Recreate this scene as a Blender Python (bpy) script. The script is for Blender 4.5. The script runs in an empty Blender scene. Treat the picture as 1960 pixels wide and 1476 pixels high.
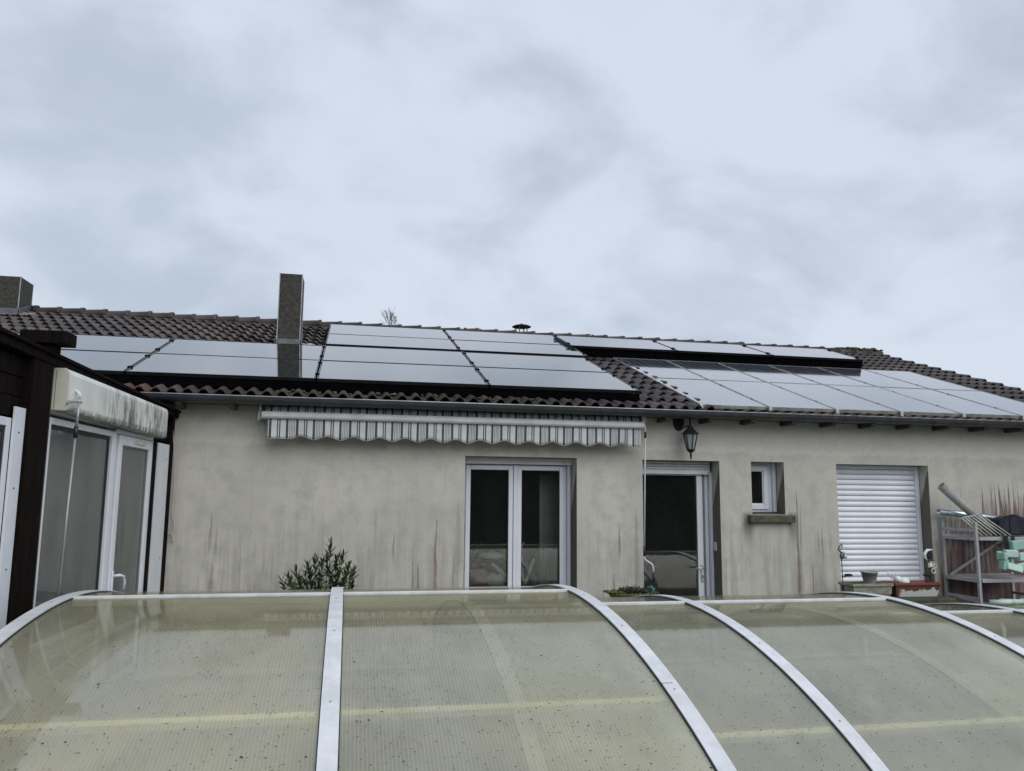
import bpy, math, random
from mathutils import Vector, Matrix, noise
random.seed(7)
R = math.radians
S = bpy.context.scene
COL = S.collection

# ------------------------------------------------------------------ camera
PITCH, YAW, ROLL = R(7.91), R(11.59), R(0.545)
cam_pos = Vector((0.0, -8.6, 1.6))
fw = Vector((math.sin(YAW) * math.cos(PITCH), math.cos(YAW) * math.cos(PITCH), math.sin(PITCH)))
rt = Vector((math.cos(YAW), -math.sin(YAW), 0))
up = rt.cross(fw)
rt2 = rt * math.cos(ROLL) + up * math.sin(ROLL)
up2 = -rt * math.sin(ROLL) + up * math.cos(ROLL)
cd = bpy.data.cameras.new("camera")
cam = bpy.data.objects.new("camera", cd)
COL.objects.link(cam)
M3 = Matrix((rt2, up2, -fw)).transposed()
cam.matrix_world = Matrix.Translation(cam_pos) @ M3.to_4x4()
cd.sensor_width = 36
cd.sensor_fit = 'HORIZONTAL'
cd.lens = 1528 / 1960 * 36
cd.clip_start = 0.05
cd.clip_end = 3000
S.camera = cam

# ------------------------------------------------------------------ colour management, engine
S.view_settings.view_transform = 'Standard'
S.view_settings.look = 'None'
S.view_settings.exposure = 0.12
S.view_settings.gamma = 1.0
S.view_settings.use_curve_mapping = False
S.render.engine = 'CYCLES'
S.cycles.use_denoising = True
S.cycles.max_bounces = 10
S.cycles.transparent_max_bounces = 16
S.cycles.caustics_reflective = False
S.cycles.caustics_refractive = False
S.cycles.sample_clamp_indirect = 4

# ------------------------------------------------------------------ node helper
class G:
    def __init__(s, tree):
        s.t = tree
        s.n = tree.nodes
        s.l = tree.links
    def new(s, typ, **kw):
        nd = s.n.new(typ)
        for k, v in kw.items():
            setattr(nd, k, v)
        return nd
    def put(s, sock, v):
        if isinstance(v, bpy.types.NodeSocket):
            s.l.new(v, sock)
        elif v is not None:
            if isinstance(v, (tuple, list)) and len(v) == 3 and sock.type == 'RGBA':
                v = (*v, 1)
            sock.default_value = v
    def m(s, op, a, b=0.0, c=0.0, clamp=False):
        nd = s.new('ShaderNodeMath', operation=op, use_clamp=clamp)
        s.put(nd.inputs[0], a); s.put(nd.inputs[1], b); s.put(nd.inputs[2], c)
        return nd.outputs[0]
    def mul(s, a, b): return s.m('MULTIPLY', a, b)
    def add(s, a, b): return s.m('ADD', a, b)
    def sub(s, a, b): return s.m('SUBTRACT', a, b)
    def ss(s, x, lo, hi):      # smooth step
        nd = s.new('ShaderNodeMapRange', interpolation_type='SMOOTHSTEP')
        s.put(nd.inputs[0], x); s.put(nd.inputs[1], lo); s.put(nd.inputs[2], hi)
        return nd.outputs[0]
    def mr(s, x, a, b, c, d):
        nd = s.new('ShaderNodeMapRange')
        for i, v in enumerate((x, a, b, c, d)): s.put(nd.inputs[i], v)
        return nd.outputs[0]
    def noise(s, vec, scale=1, detail=3, rough=.5, dist=0.0, dim='3D'):
        nd = s.new('ShaderNodeTexNoise', noise_dimensions=dim)
        if vec is not None:
            s.put(nd.inputs['W' if dim == '1D' else 'Vector'], vec)
        nd.inputs['Scale'].default_value = scale
        nd.inputs['Detail'].default_value = detail
        nd.inputs['Roughness'].default_value = rough
        nd.inputs['Distortion'].default_value = dist
        return nd.outputs['Fac']
    def mix(s, f, a, b, blend='MIX'):
        nd = s.new('ShaderNodeMix', data_type='RGBA', blend_type=blend)
        s.put(nd.inputs[0], f); s.put(nd.inputs[6], a); s.put(nd.inputs[7], b)
        return nd.outputs[2]
    def pos(s):
        return s.new('ShaderNodeNewGeometry').outputs['Position']
    def obj(s):
        return s.new('ShaderNodeTexCoord').outputs['Object']
    def sep(s, v):
        nd = s.new('ShaderNodeSeparateXYZ'); s.put(nd.inputs[0], v)
        return nd.outputs
    def comb(s, x, y, z):
        nd = s.new('ShaderNodeCombineXYZ')
        s.put(nd.inputs[0], x); s.put(nd.inputs[1], y); s.put(nd.inputs[2], z)
        return nd.outputs[0]
    def scl(s, v, k):
        nd = s.new('ShaderNodeVectorMath', operation='MULTIPLY')
        s.put(nd.inputs[0], v); nd.inputs[1].default_value = k
        return nd.outputs[0]
    def bump(s, h, strength=.3, dist=.01, normal=None):
        nd = s.new('ShaderNodeBump')
        s.put(nd.inputs['Height'], h)
        nd.inputs['Strength'].default_value = strength
        nd.inputs['Distance'].default_value = dist
        if normal is not None: s.put(nd.inputs['Normal'], normal)
        return nd.outputs[0]
    def rnd(s):
        return s.new('ShaderNodeObjectInfo').outputs['Random']

def new_mat(name):
    m = bpy.data.materials.new(name)
    m.use_nodes = True
    m.node_tree.nodes.clear()
    g = G(m.node_tree)
    out = g.new('ShaderNodeOutputMaterial')
    return m, g, out

def principled(g, out, col, rough=.5, metal=0., normal=None, spec=.5, coat=0.):
    p = g.new('ShaderNodeBsdfPrincipled')
    g.put(p.inputs['Base Color'], col)
    g.put(p.inputs['Roughness'], rough)
    g.put(p.inputs['Metallic'], metal)
    g.put(p.inputs['Specular IOR Level'], spec)
    if coat:
        p.inputs['Coat Weight'].default_value = coat
        p.inputs['Coat Roughness'].default_value = .05
    if normal is not None: g.put(p.inputs['Normal'], normal)
    g.l.new(p.outputs[0], out.inputs[0])
    return p

def simple(name, c1, c2=None, rough=.5, metal=0., scale=8, bump=0., bscale=60, stretch=(1, 1, 1), spec=.5, var=0., coat=0.):
    """mottled material: two colours through noise, optional fine relief and per object variation"""
    m, g, out = new_mat(name)
    c2 = c2 or tuple(x * .82 for x in c1)
    v = g.scl(g.obj(), stretch)
    n = g.ss(g.noise(v, scale, 5, .6), .32, .68)
    col = g.mix(n, (*c1, 1), (*c2, 1))
    if var:
        k = g.mr(g.rnd(), 0, 1, 1 - var, 1 + var)
        hs = g.new('ShaderNodeHueSaturation'); g.put(hs.inputs['Value'], k); g.put(hs.inputs['Color'], col)
        col = hs.outputs[0]
    nm = g.bump(g.noise(v, bscale, 3, .6), bump, .01) if bump else None
    r = g.mr(n, 0, 1, rough * .85, min(1, rough * 1.15))
    principled(g, out, col, r, metal, nm, spec, coat)
    return m

# ------------------------------------------------------------------ world: overcast sky
SKYX, SKYY = 17.8, 17.1
SUN_EL, SUN_AZ = R(40), R(152)       # azimuth clockwise from +y
W = bpy.data.worlds.new("World")
S.world = W
W.use_nodes = True
wt = W.node_tree
wt.nodes.clear()
g = G(wt)
wo = g.new('ShaderNodeOutputWorld')
sky = g.new('ShaderNodeTexSky', sky_type='NISHITA')
sky.sun_disc = False
sky.sun_elevation = SUN_EL
sky.sun_rotation = SUN_AZ
sky.air_density = 1.0
sky.dust_density = 3.0
b1 = g.new('ShaderNodeBackground'); g.put(b1.inputs[0], sky.outputs[0]); b1.inputs[1].default_value = .1
d = g.new('ShaderNodeTexCoord').outputs['Generated']
dx, dy, dz = g.sep(d)
zz = g.add(g.m("MAXIMUM", dz, 0.0), .50)
pv = g.comb(g.add(g.m('DIVIDE', dx, zz), SKYX), g.add(g.m('DIVIDE', dy, zz), SKYY), 0.0)
big = g.noise(g.scl(pv, (1.0, 1.0, 1)), 1.3, 3, .45, .3)
mid = g.noise(g.scl(pv, (1.0, 1.25, 1)), 3.4, 5, .52, .45)
fine = g.noise(g.scl(d, (1, 1, 1.6)), 9.0, 5, .5, .3)
cl = g.add(g.add(g.mul(big, .34), g.mul(mid, .46)), g.mul(fine, .20))
f = g.ss(cl, .40, .58)
cloud = g.mix(f, (.475, .545, .645, 1), (.650, .710, .815, 1))
teal = g.ss(g.noise(g.scl(d, (1, 1, 1.4)), 2.2, 3, .5), .5, .7)
cloud = g.mix(g.mul(teal, .15), cloud, (.53, .65, .73, 1))
lav = g.ss(g.noise(g.scl(d, (1.3, .9, 1.5)), 3.1, 3, .5), .56, .72)
cloud = g.mix(g.mul(lav, .18), cloud, (.58, .60, .80, 1))
b2 = g.new('ShaderNodeBackground'); g.put(b2.inputs[0], cloud); b2.inputs[1].default_value = 1.0
mx = g.new('ShaderNodeMixShader'); mx.inputs[0].default_value = .93
g.l.new(b1.outputs[0], mx.inputs[1]); g.l.new(b2.outputs[0], mx.inputs[2])
g.l.new(mx.outputs[0], wo.inputs[0])

sd = bpy.data.lights.new("sun", 'SUN')
sd.energy = 1.6
sd.angle = R(60)
sd.color = (1, .97, .92)
sun = bpy.data.objects.new("sun", sd)
COL.objects.link(sun)
sdir = Vector((math.sin(SUN_AZ) * math.cos(SUN_EL), math.cos(SUN_AZ) * math.cos(SUN_EL), math.sin(SUN_EL)))
sun.rotation_euler = sdir.to_track_quat('Z', 'Y').to_euler()
sun.location = sdir * 60

# ------------------------------------------------------------------ mesh helper
ORG = {}
class MB:
    def __init__(s):
        s.v = []; s.f = []; s.sm = []; s.fa = []
    def add(s, vs, fs, smooth=False):
        o = len(s.v)
        s.v += [tuple(p) for p in vs]
        s.f += [tuple(i + o for i in f) for f in fs]
        s.sm += [smooth] * len(fs)
        return s
    def box(s, x0, x1, y0, y1, z0, z1, mat=None):
        vs = [Vector((x, y, z)) for z in (z0, z1) for y in (y0, y1) for x in (x0, x1)]
        if mat is not None: vs = [mat @ p for p in vs]
        return s.add(vs, [(0, 2, 3, 1), (4, 5, 7, 6), (0, 1, 5, 4), (2, 6, 7, 3), (0, 4, 6, 2), (1, 3, 7, 5)])
    def bar(s, p, q, w, h, side=None):
        """box beam from p to q; w along the side direction, h across"""
        p, q = Vector(p), Vector(q)
        a = (q - p).normalized()
        sd = Vector(side) if side is not None else (Vector((0, 0, 1)).cross(a) if abs(a.z) < .95 else Vector((1, 0, 0)))
        sd = (sd - a * sd.dot(a)).normalized()
        u = a.cross(sd)
        vs = []
        for c in (p, q):
            for i, j in ((-1, -1), (1, -1), (1, 1), (-1, 1)):
                vs.append(c + sd * (i * w / 2) + u * (j * h / 2))
        return s.add(vs, [(0, 1, 2, 3), (7, 6, 5, 4), (0, 4, 5, 1), (1, 5, 6, 2), (2, 6, 7, 3), (3, 7, 4, 0)])
    def tube(s, pts, r, n=8, cap=True):
        pts = [Vector(p) for p in pts]
        rs = r if isinstance(r, (list, tuple)) else [r] * len(pts)
        vs, fs = [], []
        ref = None
        for i, p in enumerate(pts):
            a = (pts[min(i + 1, len(pts) - 1)] - pts[max(i - 1, 0)]).normalized()
            if ref is None:
                ref = Vector((0, 0, 1)) if abs(a.z) < .9 else Vector((1, 0, 0))
            e1 = (ref - a * ref.dot(a)).normalized(); ref = e1
            e2 = a.cross(e1)
            for k in range(n):
                t = 2 * math.pi * k / n
                vs.append(p + (e1 * math.cos(t) + e2 * math.sin(t)) * rs[i])
        for i in range(len(pts) - 1):
            for k in range(n):
                k2 = (k + 1) % n
                fs.append((i * n + k, i * n + k2, (i + 1) * n + k2, (i + 1) * n + k))
        s.add(vs, fs, True)
        if cap:
            o = len(s.v) - len(vs)
            s.f.append(tuple(o + k for k in reversed(range(n)))); s.sm.append(False)
            s.f.append(tuple(o + (len(pts) - 1) * n + k for k in range(n))); s.sm.append(False)
        return s
    def lathe(s, prof, c, n=16, smooth=True, mat=None, cap=True):
        c = Vector(c)
        vs, fs = [], []
        for r, z in prof:
            for k in range(n):
                t = 2 * math.pi * (k + .5) / n
                p = Vector((r * math.cos(t), r * math.sin(t), z))
                if mat is not None: p = mat @ p
                vs.append(c + p)
        for i in range(len(prof) - 1):
            for k in range(n):
                k2 = (k + 1) % n
                fs.append((i * n + k, i * n + k2, (i + 1) * n + k2, (i + 1) * n + k))
        s.add(vs, fs, smooth)
        if cap:
            o = len(s.v) - len(vs)
            s.f.append(tuple(o + k for k in reversed(range(n)))); s.sm.append(False)
            s.f.append(tuple(o + (len(prof) - 1) * n + k for k in range(n))); s.sm.append(False)
        return s
    def prism(s, poly, axis, a, b, mat=None):
        """polygon (2D) extruded along axis x, y or z from a to b"""
        def P(u, v, w):
            q = {'x': (w, u, v), 'y': (u, w, v), 'z': (u, v, w)}[axis]
            q = Vector(q)
            return mat @ q if mat is not None else q
        n = len(poly)
        vs = [P(u, v, a) for u, v in poly] + [P(u, v, b) for u, v in poly]
        fs = [tuple(range(n)), tuple(reversed(range(n, 2 * n)))]
        fs += [(i, i + n, (i + 1) % n + n, (i + 1) % n) for i in range(n)]
        return s.add(vs, fs)
    def blob(s, c, r, n=10, m=6, jit=.0, seed=0, mat=None, flat=None):
        rnd = random.Random(seed)
        c = Vector(c); r = Vector(r if isinstance(r, (tuple, list)) else (r, r, r))
        vs, fs = [], []
        for i in range(m + 1):
            ph = math.pi * i / m
            for k in range(n):
                t = 2 * math.pi * k / n
                p = Vector((math.sin(ph) * math.cos(t), math.sin(ph) * math.sin(t), math.cos(ph)))
                kk = 1 + jit * noise.noise(p * 1.7 + Vector((seed * 3.1, 0, 0))) * 2
                p = Vector((p.x * r.x, p.y * r.y, p.z * r.z)) * kk
                if mat is not None: p = mat @ p
                q = c + p
                if flat is not None and q.z < flat: q.z = flat
                vs.append(q)
        for i in range(m):
            for k in range(n):
                k2 = (k + 1) % n
                fs.append((i * n + k, (i + 1) * n + k, (i + 1) * n + k2, i * n + k2))
        return s.add(vs, fs, True)
    def mesh(s, name, off=(0, 0, 0)):
        me = bpy.data.meshes.new(name)
        off = Vector(off)
        me.from_pydata([Vector(p) - off for p in s.v], [], s.f)
        me.validate(verbose=False)
        if len(me.polygons) == len(s.sm):
            me.polygons.foreach_set('use_smooth', s.sm)
        me.update()
        return me
    def build(s, name, mat, parent=None, bevel=0., seg=2, world=True):
        off = ORG.get(parent.name, Vector()) if (parent and world) else Vector()
        me = s.mesh(name, off)
        if mat: me.materials.append(mat)
        return link(name, me, parent, bevel, seg)

def link(name, me, parent=None, bevel=0., seg=2):
    o = bpy.data.objects.new(name, me)
    COL.objects.link(o)
    if parent:
        o.parent = parent
        ORG[o.name] = ORG.get(parent.name, Vector())
    if bevel:
        b = o.modifiers.new('bevel', 'BEVEL'); b.width = bevel; b.segments = seg; b.limit_method = 'ANGLE'; b.angle_limit = R(40)
        b.harden_normals = False
    return o

def tag(o, label, cat=None, group=None, kind=None):
    if label: o['label'] = label
    if cat: o['category'] = cat
    if group: o['group'] = group
    if kind: o['kind'] = kind
    return o

def thing(name, label, cat, loc=(0, 0, 0), rot=(0, 0, 0), group=None):
    o = bpy.data.objects.new(name, None)
    COL.objects.link(o)
    o.empty_display_size = .1
    o.location = loc
    o.rotation_euler = rot
    ORG[o.name] = Vector(loc)
    return tag(o, label, cat, group)

def lerp(a, b, t): return a + (b - a) * t

# ------------------------------------------------------------------ materials
def m_stucco():
    m, g, out = new_mat('stucco')
    P = g.pos()
    x, y, z = g.sep(P)
    n1 = g.noise(P, .9, 4, .55)
    n2 = g.noise(P, 6, 5, .6)
    n3 = g.noise(P, 90, 3, .6)
    col = g.mix(g.ss(n1, .3, .7), (.56, .54, .485, 1), (.475, .462, .415, 1))
    col = g.mix(g.mul(g.ss(n2, .42, .68), .55), col, (.40, .395, .365, 1))
    n4 = g.noise(g.comb(g.mul(x, 1.4), y, g.mul(z, 1.0)), 2.6, 6, .7)
    col = g.mix(g.mul(g.ss(n4, .52, .66), .30), col, (.33, .325, .30, 1))
    # pale dry band below the eave with a ragged edge
    edge = g.add(g.mul(g.noise(g.comb(x, 0.0, 0.0), 5.0, 5, .65), .20), 1.985)
    edge = g.add(edge, g.mul(g.noise(g.comb(x, 5.0, 0.0), .9, 2, .5), .08))
    dry = g.mul(g.ss(g.sub(z, edge), -.012, .03), g.ss(x, -.95, -.75))
    rim = g.mul(g.m('MULTIPLY', g.ss(g.sub(z, edge), -.02, .01), g.sub(1.0, g.ss(g.sub(z, edge), .02, .10))), g.noise(P, 14, 4, .6))
    col = g.mix(g.mul(dry, .4), col, (.58, .57, .53, 1))
    col = g.mix(g.mul(rim, .7), col, (.64, .63, .59, 1))
    # grey algae runs, stronger towards the foot
    vs = g.comb(g.mul(x, 7.0), 0.0, g.mul(z, .55))
    st = g.noise(vs, 1.6, 5, .62)
    vs2 = g.comb(g.mul(x, 26.0), 0.0, g.mul(z, 1.3))
    st2 = g.noise(vs2, 1.0, 4, .6)
    low = g.ss(z, 1.75, .55)
    a = g.mul(g.ss(st, .42, .66), low)
    b = g.mul(g.ss(st2, .55, .74), g.add(g.mul(low, .8), .22))
    col = g.mix(g.mul(a, .50), col, (.245, .25, .225, 1))
    col = g.mix(g.mul(b, .62), col, (.19, .19, .175, 1))
    col = g.mix(g.mul(g.ss(g.noise(vs2, 1.7, 3, .6), .62, .78), g.mul(low, .6)), col, (.27, .19, .19, 1))
    # single runs: x, top, bottom, half width, strength, purple?
    runs = [(5.183, 1.74, .50, .016, .85, 1), (5.225, 1.60, 1.0, .012, .6, 1), (5.089, 1.57, 1.3, .010, .55, 1),
            (5.45, 1.33, .95, .010, .5, 1), (5.50, 1.37, .9, .012, .55, 1), (5.361, .90, .5, .010, .7, 1), (5.21, 1.05, .5, .026, .5, 1),
            (.953, 1.41, .5, .020, .75, 1), (.771, .95, .5, .014, .75, 1), (.516, 1.27, .95, .010, .6, 1), (.714, 1.0, .6, .010, .5, 1),
            (2.998, 1.36, .95, .014, .75, 0), (2.932, .82, .5, .012, .7, 1), (-1.32, 1.45, 1.06, .014, .55, 0), (-1.263, 1.33, 1.0, .013, .5, 0),
            (-1.285, .97, .62, .020, .55, 1), (1.145, 1.05, .6, .010, .45, 0), (-1.063, 1.17, .95, .007, .45, 0), (4.35, 1.35, .9, .012, .3, 0),
            (1.19, 1.6, .8, .035, .35, 0), (3.20, 1.5, .6, .03, .35, 0), (4.27, 1.0, .5, .02, .4, 0)]
    wob = g.mul(g.sub(g.noise(g.comb(g.mul(x, 2.0), 0.0, g.mul(z, 2.5)), 1.0, 3, .6), .5), .05)
    xw = g.add(x, wob)
    for (rx, zt, zb, w, s_, pur) in runs:
        dxx = g.m('ABSOLUTE', g.sub(xw, rx))
        ww = g.mr(z, zt, zb, w * .35, w * 1.5)
        k = g.mul(g.sub(1.0, g.ss(g.m('DIVIDE', dxx, ww), .4, 1.3)), g.mul(g.ss(z, zt, zt - .14), g.ss(z, zb - .1, zb + .1)))
        k = g.mul(k, g.mr(n2, .3, .7, .6, 1.1))
        col = g.mix(g.m('MULTIPLY', k, s_, clamp=True), col, (.165, .095, .10, 1) if pur else (.16, .155, .14, 1))
    # wine red curtain of algae at the right end of the wall
    def curtain(freq, seed, base, amp, x0, x1):
        h = g.noise(g.comb(g.mul(x, freq), seed, 0.0), 1.0, 3, .7)
        h = g.add(g.mul(g.ss(h, .35, .72), amp), base)
        k = g.mul(g.ss(g.sub(h, z), -.01, .07), g.ss(x, x0, x1))
        return k
    c1 = curtain(13.0, 3.0, 1.02, .95, 7.02, 7.2)
    c2 = curtain(24.0, 9.0, 1.30, .85, 7.62, 7.95)
    c3 = curtain(9.0, 17.0, .75, .75, 6.98, 7.1)
    tint = g.noise(g.comb(g.mul(x, 18.0), 0.0, g.mul(z, .7)), 1.2, 4, .6)
    wine = g.mix(g.ss(tint, .35, .65), (.085, .042, .042, 1), (.19, .125, .12, 1))
    col = g.mix(g.mul(c1, g.mr(tint, .35, .65, 1.0, .35)), col, wine)
    col = g.mix(g.mul(c2, g.mr(tint, .3, .7, 1.0, .72)), col, wine)
    col = g.mix(g.mul(c3, .85), col, wine)
    # stain under the ends of the small sill
    for sx in (4.56, 5.13):
        dxx = g.m('ABSOLUTE', g.sub(x, sx))
        k = g.mul(g.sub(1.0, g.ss(dxx, .02, .10)), g.mul(g.ss(z, .95, 1.36), g.sub(1.0, g.ss(z, 1.40, 1.47))))
        col = g.mix(g.mul(k, .75), col, (.10, .10, .075, 1))
    # wet, mossy reveals
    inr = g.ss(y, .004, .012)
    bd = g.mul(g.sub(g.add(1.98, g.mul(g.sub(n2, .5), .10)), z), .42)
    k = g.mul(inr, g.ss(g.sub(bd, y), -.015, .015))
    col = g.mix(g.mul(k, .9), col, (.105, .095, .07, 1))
    col = g.mix(g.mul(g.ss(n3, .4, .7), .28), col, (.30, .30, .28, 1))
    h = g.add(g.mul(g.noise(P, 160, 2, .6), .6), g.mul(g.noise(P, 45, 3, .6), .5))
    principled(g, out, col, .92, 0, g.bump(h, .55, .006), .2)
    return m

def m_tile():
    m, g, out = new_mat('roof_tile_clay')
    P = g.pos()
    O = g.rnd()
    c = g.mix(g.ss(O, 0, 1), (.052, .042, .040, 1), (.10, .083, .08, 1))
    red = g.ss(O, .90, .97)
    c = g.mix(g.mul(red, .6), c, (.16, .075, .055, 1))
    n = g.noise(P, 9, 5, .65)
    c = g.mix(g.ss(n, .45, .75), c, (.062, .054, .052, 1))
    li = g.ss(g.noise(P, 30, 3, .6), .66, .74)
    c = g.mix(g.mul(li, .45), c, (.24, .23, .19, 1))
    mo = g.mul(g.ss(g.noise(P, 3.3, 4, .6), .60, .70), g.ss(g.noise(P, 24, 3, .6), .48, .6))
    c = g.mix(g.mul(mo, .55), c, (.12, .115, .035, 1))
    nm = g.bump(g.noise(P, 110, 3, .6), .25, .004)
    principled(g, out, c, g.mr(n, .3, .7, .45, .7), 0, nm, .3)
    return m

def m_solar_black():
    m, g, out = new_mat('black_cell_glass')
    P = g.obj()
    n = g.noise(P, 3, 3, .5)
    x, y, z = g.sep(P)
    # fine cell grid, hardly visible
    fx = g.m('ABSOLUTE', g.sub(g.m('FRACT', g.mul(x, 5.5)), .5))
    ln = g.ss(fx, .485, .5)
    col = g.mix(g.mul(ln, .5), (.008, .009, .013, 1), (.03, .03, .035, 1))
    p = principled(g, out, col, g.mr(n, .3, .7, .035, .06), 0, g.bump(g.noise(P, 2.2, 2, .5), .02, .01), 1.0, .75)
    return m

def m_solar_blue():
    m, g, out = new_mat('blue_cell_glass')
    P = g.obj()
    x, y, z = g.sep(P)
    n = g.noise(P, 5, 4, .6)
    def grid(v, per, lo):
        f = g.m('ABSOLUTE', g.sub(g.m('FRACT', g.m('DIVIDE', v, per)), .5))
        return g.ss(f, lo, lo + .015)
    line = g.m('MAXIMUM', grid(g.add(x, .005), .1345, .475), grid(y, .1345, .475))
    bus = g.mul(grid(x, .1345 / 3, .45), .35)
    col = g.mix(line, (.055, .062, .085, 1), (.40, .41, .43, 1))
    col = g.mix(bus, col, (.25, .26, .28, 1))
    col = g.mix(g.mul(g.ss(n, .4, .7), .25), col, (.16, .16, .15, 1))
    principled(g, out, col, g.mr(n, .3, .7, .05, .11), 0, g.bump(g.noise(P, 130, 2, .5), .02, .002), .9, .8)
    return m

def m_poly(name, c1, c2, c3, seed):
    """twin wall polycarbonate, yellowed and algae dusted, mirrored house band painted along the crest; flutes run along the arch (local y)"""
    m, g, out = new_mat(name)
    P = g.obj()
    x, y, z = g.sep(P)
    n1 = g.noise(g.add(P, seed) if False else g.comb(g.add(x, seed), y, z), .8, 4, .55)
    n2 = g.noise(g.comb(g.add(x, seed), g.mul(y, .5), z), 5, 5, .6)
    sw = g.noise(g.comb(g.mul(x, 30.0), g.mul(y, .8), seed), 1.0, 3, .6)
    col = g.mix(g.ss(n1, .36, .62), (*c1, 1), (*c2, 1))
    col = g.mix(g.mul(g.ss(n2, .4, .7), .6), col, (*c3, 1))
    grime = g.ss(g.noise(g.comb(g.mul(g.add(x, seed), 2.2), g.mul(y, 1.1), z), 1.3, 5, .62), .50, .70)
    col = g.mix(g.mul(grime, .38), col, (c2[0] * .62, c2[1] * .60, c2[2] * .52, 1))
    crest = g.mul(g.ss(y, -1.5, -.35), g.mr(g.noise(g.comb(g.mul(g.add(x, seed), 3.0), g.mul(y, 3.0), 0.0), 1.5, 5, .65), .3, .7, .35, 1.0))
    col = g.mix(g.mul(crest, .55), col, (.36, .315, .175, 1))  # darker olive crest: the house's dark reflection put into the colour
    film = g.ss(g.noise(g.comb(g.mul(g.add(x, 3.0), 3.0), g.mul(y, 2.0), seed), 2.0, 5, .65), .54, .70)
    col = g.mix(g.mul(film, .22), col, (.9, .9, .84, 1))
    col = g.mix(g.mul(g.ss(sw, .35, .75), .22), col, (c3[0] * .8, c3[1] * .8, c3[2] * .75, 1))
    fl = g.m('ABSOLUTE', g.sub(g.m('FRACT', g.m('DIVIDE', x, .0165)), .5))
    web = g.ss(fl, .36, .47)
    wn_ = g.ss(g.noise(g.comb(g.mul(x, 5.0), g.mul(y, 1.2), seed), 1.0, 4, .6), .35, .68)
    col = g.mix(g.mul(web, g.mr(wn_, 0, 1, .04, .45)), col, (.88, .87, .76, 1))
    # grit and droppings
    def specks(scale, keep, r0, off):
        vo = g.new('ShaderNodeTexVoronoi', feature='F1')
        g.put(vo.inputs['Vector'], g.comb(g.mul(g.add(x, off), .8), y, z))
        vo.inputs['Scale'].default_value = scale
        vo.inputs['Randomness'].default_value = 1
        cr = g.sep(vo.outputs['Color'])
        dens = g.noise(g.comb(g.add(x, off * 2), y, z), 1.6, 3, .6)
        thr = g.mr(dens, .35, .62, keep + .02, keep - .55)
        on = g.m('GREATER_THAN', cr[0], thr)
        rad = g.mr(cr[1], 0, 1, r0 * .4, r0)
        dist = g.m('ADD', vo.outputs['Distance'], g.mul(g.sub(g.noise(P, scale * 4, 2, .5), .5), r0 * .9))
        return g.mul(on, g.ss(dist, rad, g.mul(rad, .6)))
    k = g.m('MAXIMUM', g.m('MAXIMUM', specks(20, .80, .15, 1.3 + seed), specks(34, .72, .18, 3.9 + seed)), specks(55, .60, .25, 7.7 + seed))
    col = g.mix(g.mul(k, .97), col, (.03, .034, .024, 1))
    pale = specks(16, .93, .16, 4.1 + seed)
    col = g.mix(g.mul(pale, .35), col, (.6, .6, .55, 1))
    bh = g.add(g.mul(web, .06), g.add(g.mul(g.noise(g.comb(x, g.mul(y, .7), z), 16, 3, .55), 1.2), g.mul(k, .5)))
    nm = g.bump(bh, .045, .006)
    pr = g.new('ShaderNodeBsdfPrincipled')
    g.put(pr.inputs['Base Color'], col)
    g.put(pr.inputs['Roughness'], g.mr(n2, .3, .7, .03, .09))
    pr.inputs['IOR'].default_value = 1.55
    g.put(pr.inputs['Specular IOR Level'], g.mul(g.sub(1.0, k), .8))
    g.put(pr.inputs['Coat Weight'], g.sub(1.0, g.mul(k, .95)))
    pr.inputs['Coat Roughness'].default_value = .03
    pr.inputs['Coat IOR'].default_value = 2.15
    g.put(pr.inputs['Normal'], nm)
    tl = g.new('ShaderNodeBsdfTranslucent'); g.put(tl.inputs[0], col)
    tr = g.new('ShaderNodeBsdfTransparent'); tr.inputs[0].default_value = (.92, .92, .82, 1)
    ms = g.new('ShaderNodeMixShader'); ms.inputs[0].default_value = .30
    g.l.new(pr.outputs[0], ms.inputs[1]); g.l.new(tl.outputs[0], ms.inputs[2])
    m2 = g.new('ShaderNodeMixShader')
    g.put(m2.inputs[0], g.mul(g.sub(1.0, g.mul(k, .95)), g.mr(web, 0, 1, .56, .48)))
    g.l.new(ms.outputs[0], m2.inputs[1]); g.l.new(tr.outputs[0], m2.inputs[2])
    g.l.new(m2.outputs[0], out.inputs[0])
    return m

def m_glass(name='window_glass', tint=(.80, .85, .83), rough=0.0, dirt_haze=.06):
    m, g, out = new_mat(name)
    P = g.obj()
    fr = g.new('ShaderNodeFresnel'); fr.inputs[0].default_value = 1.6
    tr = g.new('ShaderNodeBsdfTransparent'); tr.inputs[0].default_value = (*tint, 1)
    gl = g.new('ShaderNodeBsdfGlossy'); gl.inputs['Roughness'].default_value = rough
    df = g.new('ShaderNodeBsdfDiffuse'); df.inputs[0].default_value = (.42, .45, .44, 1)
    a = g.new('ShaderNodeMixShader'); g.put(a.inputs[0], g.m('ADD', fr.outputs[0], .03, clamp=True))
    g.l.new(tr.outputs[0], a.inputs[1]); g.l.new(gl.outputs[0], a.inputs[2])
    b = g.new('ShaderNodeMixShader')
    g.put(b.inputs[0], g.mul(g.mr(g.noise(g.scl(P, (1, 1, .35)), 4, 5, .6), .3, .7, .35, .65), dirt_haze))
    g.l.new(a.outputs[0], b.inputs[1]); g.l.new(df.outputs[0], b.inputs[2])
    g.l.new(b.outputs[0], out.inputs[0])
    return m

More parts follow.
